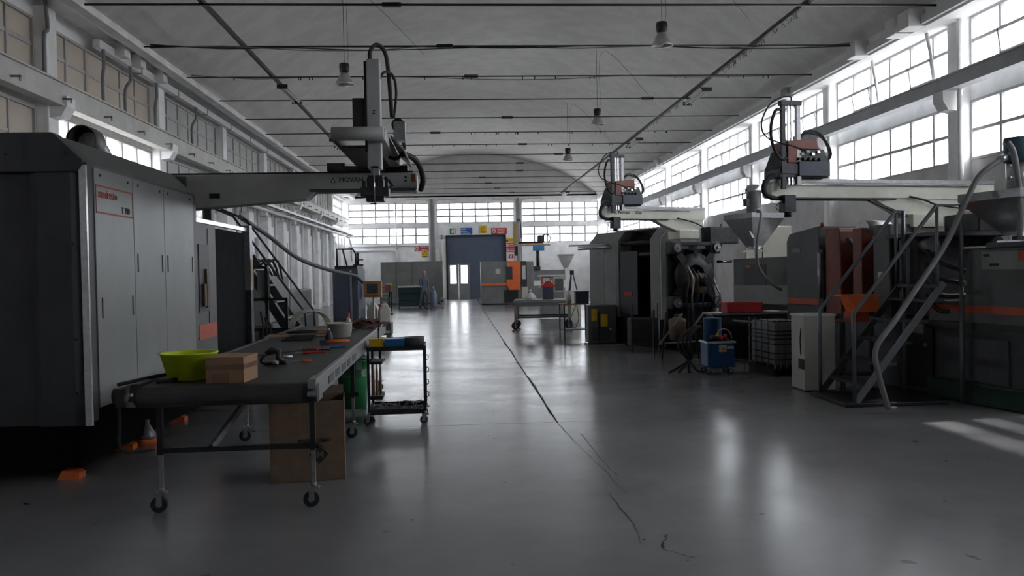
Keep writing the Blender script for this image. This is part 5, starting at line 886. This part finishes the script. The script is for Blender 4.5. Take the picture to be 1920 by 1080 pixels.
# ------------------------------------------------------------ centre: machine C and workplaces
t = thing('injection_molding_machine', 'far machine across the aisle end, grey with bright orange framed door and orange stripe', 'machine', (1.15, 44.0, 0))
MB().bb(0, 2.0, 0, 1.8, .95, 2.24).obj('clamp_housing', M_GREY, t, bev=.02); MB().bb(-.0, 2.0, -.01, 0, 1.0, 1.12).obj('orange_stripe', M_ORANGEB, t); MB().bb(0, 3.2, .05, 1.8, .05, .95).obj('machine_bed', M_GREY, t, bev=.02)
dr = MB(); dr.prism([(1.35, 2.24), (2.05, 2.24), (2.02, .75), (1.45, .75), (1.3, 1.1), (1.3, 1.3), (1.62, 1.3), (1.62, 1.95), (1.35, 1.95)], 'y', -.06, -.02); dr.obj('orange_door_frame', M_ORANGEB, t); MB().bb(1.3, 1.7, -.045, -.03, 1.3, 1.95).obj('door_window', M_GREYD, t)
MB().bb(2.05, 2.35, -.02, 1.8, .95, 2.22).obj('dark_column', M_GREYD, t); MB().bb(2.35, 2.72, -.02, 1.8, .75, 2.2).obj('grey_column', M_GREY, t, bev=.02); MB().bb(2.12, 2.3, -.03, -.02, 1.3, 2.0).obj('bright_window', M_PAPER, t); MB().bb(.75, 1.0, -.015, 0, 1.6, 1.85).obj('label', M_PAPER, t)
MB().bb(2.72, 4.4, .3, 1.2, 1.2, 1.75).obj('injection_housing', M_GREY, t, bev=.02); MB().bb(2.75, 3.1, .2, 1.0, 1.75, 1.95).obj('motor_block', M_GREYD, t); MB().bb(1.2, 1.9, -.02, .05, .1, .75).obj('painted_recess', M_BLACK, t)  # raised black block paints the dark of a recess in the bed
MB().bb(2.1, 2.4, -.03, .06, .3, .9).obj('white_cover', M_WHITEP, t)
hopper('small steel hopper on the far machine behind the white control boxes', (5.62, 44.6), 0, 0, 0, .38, 1.76, 2.5, 0, None)
t = thing('small_robot', 'small yellow and black pick arm with blue box standing on the far machine', 'robot', (4.15, 44.5, 2.22))
MB().cyl((0, 0, -.46), (0, 0, .62), .09, n=12).obj('post', M_BLACK, t); MB().bb(-.25, .35, -.12, .12, .55, .85).obj('blue_box', mat('light_blue_box', (.06, .25, .5), .5), t, bev=.03); MB().bb(-1.0, .3, -.1, .0, .92, 1.02).obj('black_beam', M_BLACK, t); MB().bb(-.9, .65, -.12, -.02, .80, .88).obj('brass_beam', mat('ochre_metal', (.40, .28, .1), .5), t)
MB().bb(-1.28, -1.08, -.15, .05, .85, 2.05).obj('yellow_mast', mat('ochre_metal', (.4, .28, .1)), t, bev=.02); MB().tube([(-1.1, -.1, 2.0), (-1.0, -.1, 2.2), (-.88, -.1, 2.0), (-.86, -.1, 1.2)], .03, 6, sub=4).obj('hose', M_BLACK, t); MB().bb(-1.22, -1.05, -.15, 0, .3, .8).obj('gripper', M_DARK, t); MB().bb(-.0, .35, -.2, .2, 1.0, 1.35).obj('drive_head', M_DARK, t, bev=.03); MB().tube([(.2, 0, 1.3), (.5, 0, 1.38), (.68, 0, 1.2), (.55, 0, .95)], .03, 6, sub=4).obj('hose', M_BLACK, t)
# rolling table
t = thing('rolling_table', 'low grey table on four castors in the aisle, far right of centre', 'table', (2.45, 25.0, 0), -.12)
MB().bb(-.85, .85, -.35, .9, .78, .86).obj('table_top', M_GREY, t, bev=.01); MB().bb(-.8, .8, -.3, .85, .68, .78).obj('apron', M_ZINC, t)
for x in (-.78, .78):
    for y in (-.3, .8): MB().bar((x, y, .27), (x, y, .7), .09).obj('leg', M_GREY, t); caster(t, x, y, .27, r=.115)
for y in (-.3, .8): MB().bar((-.78, y, .36), (.78, y, .36), .05).obj('rail', M_BLACK, t)
t = thing('mould_tool', 'dark upright mould tool with red peaked top on the rolling table', 'tool', (2.62, 25.1, .862)); MB().bb(-.16, .16, -.1, .1, 0, .38).obj('block', M_NAVY, t, bev=.01); MB().prism([(-.24, .36), (.24, .36), (.06, .54), (-.06, .54)], 'y', -.1, .1).obj('red_top', M_RED, t)
t = thing('white_bag', 'crumpled white plastic bag on the left part of the rolling table', 'bag', (2.1, 25.0, .862)); MB().lathe([(.0, 0), (.14, 0), (.17, .06), (.12, .14), (.03, .22), (0, .23)], n=9, sm=False).obj('body', M_PAPER, t); MB().cyl((.0, 0, .2), (-.02, 0, .3), .03, .05, n=7).obj('gathered_neck', M_PAPER, t)
t = thing('hand_tools', 'few small steel tools at the left end of the rolling table', 'tool', (1.75, 24.85, .862)); 
for k in range(3): MB().bar((-.1+.1*k, 0, .015), (.0+.1*k, .1, .02), .02).obj('tool', M_STEEL, t)
t = thing('wide_control_desk', 'white topped control desk with screens behind the rolling table', 'desk', (3.3, 30.0, 0))
MB().bb(-.45, .45, 0, .6, .05, 1.1).obj('desk_body', M_GREY, t, bev=.01); MB().bb(.02, .42, -.02, .3, .95, 1.5).obj('white_housing', M_WHITEP, t, bev=.02); MB().bb(.08, .38, -.03, -.02, 1.0, 1.42).obj('grey_screen', M_GREYM, t); MB().bb(-.4, -.05, 0, .3, 1.1, 1.52).obj('red_housing', mat('faded_red', (.4, .14, .13), .5), t, bev=.02); MB().bb(-.33, -.1, -.01, 0, 1.18, 1.45).obj('screen_face', M_PAPER, t); MB().bb(-.5, .5, -.06, .35, 1.50, 1.56).obj('top_board', M_PAPER, t)
t = thing('tripod_device', 'small dark tripod shaped device on a white box near the second right machine', 'device', (3.62, 27.0, 0)); MB().bb(-.25, .25, 0, .4, .0, 1.05).obj('white_box', M_WHITEP, t, bev=.01)
for a in range(3): MB().cyl((.03*math.cos(a*2.1), .2+.03*math.sin(a*2.1), 1.6), (.16*math.cos(a*2.1), .2+.16*math.sin(a*2.1), 1.06), .022, n=6).obj('tripod_leg', M_NAVY, t)
MB().bb(-.06, .06, .14, .26, 1.56, 1.70).obj('head', M_BLACK, t)
t = thing('small_stand', 'small wooden topped stand with thin black legs and lower shelf, beside the second right machine', 'stand', (2.85, 20.9, 0), .12)
MB().bb(-.36, .36, -.25, .3, .86, .885).obj('top', M_WOOD, t); MB().bb(-.34, .34, -.23, .28, .24, .26).obj('lower_shelf', M_BLACK, t)
for x in (-.33, .33):
    for y in (-.22, .27): MB().bar((x, y, 0), (x, y, .86), .025).obj('leg', M_BLACK, t)
MB().tube([(.0, -.1, .86), (-.12, -.12, .6), (-.18, -.12, .42), (-.05, -.12, .3), (.05, -.12, .5), (.02, -.1, .85)], .008, 5, sub=5).obj('cable_loop', M_BLACK, t)
t = thing('slate_box', 'dark slate box standing on the wooden topped stand', 'box', (3.0, 20.95, .885)); MB().bb(-.14, .18, -.15, .15, 0, .28).obj('body', M_NAVY, t, bev=.01); MB().bb(-.15, .19, -.16, .16, .28, .30).obj('lid', M_GREYD, t)
t = thing('white_canister', 'small white canister on the stand left of the slate box', 'canister', (2.68, 20.9, .885)); MB().lathe([(0, 0), (.07, 0), (.07, .2), (.04, .25), (.03, .3), (0, .3)], n=14).obj('body', M_WHITEP, t); MB().cyl((0, 0, .3), (0, 0, .33), .035, n=10).obj('cap', M_PAPER, t)
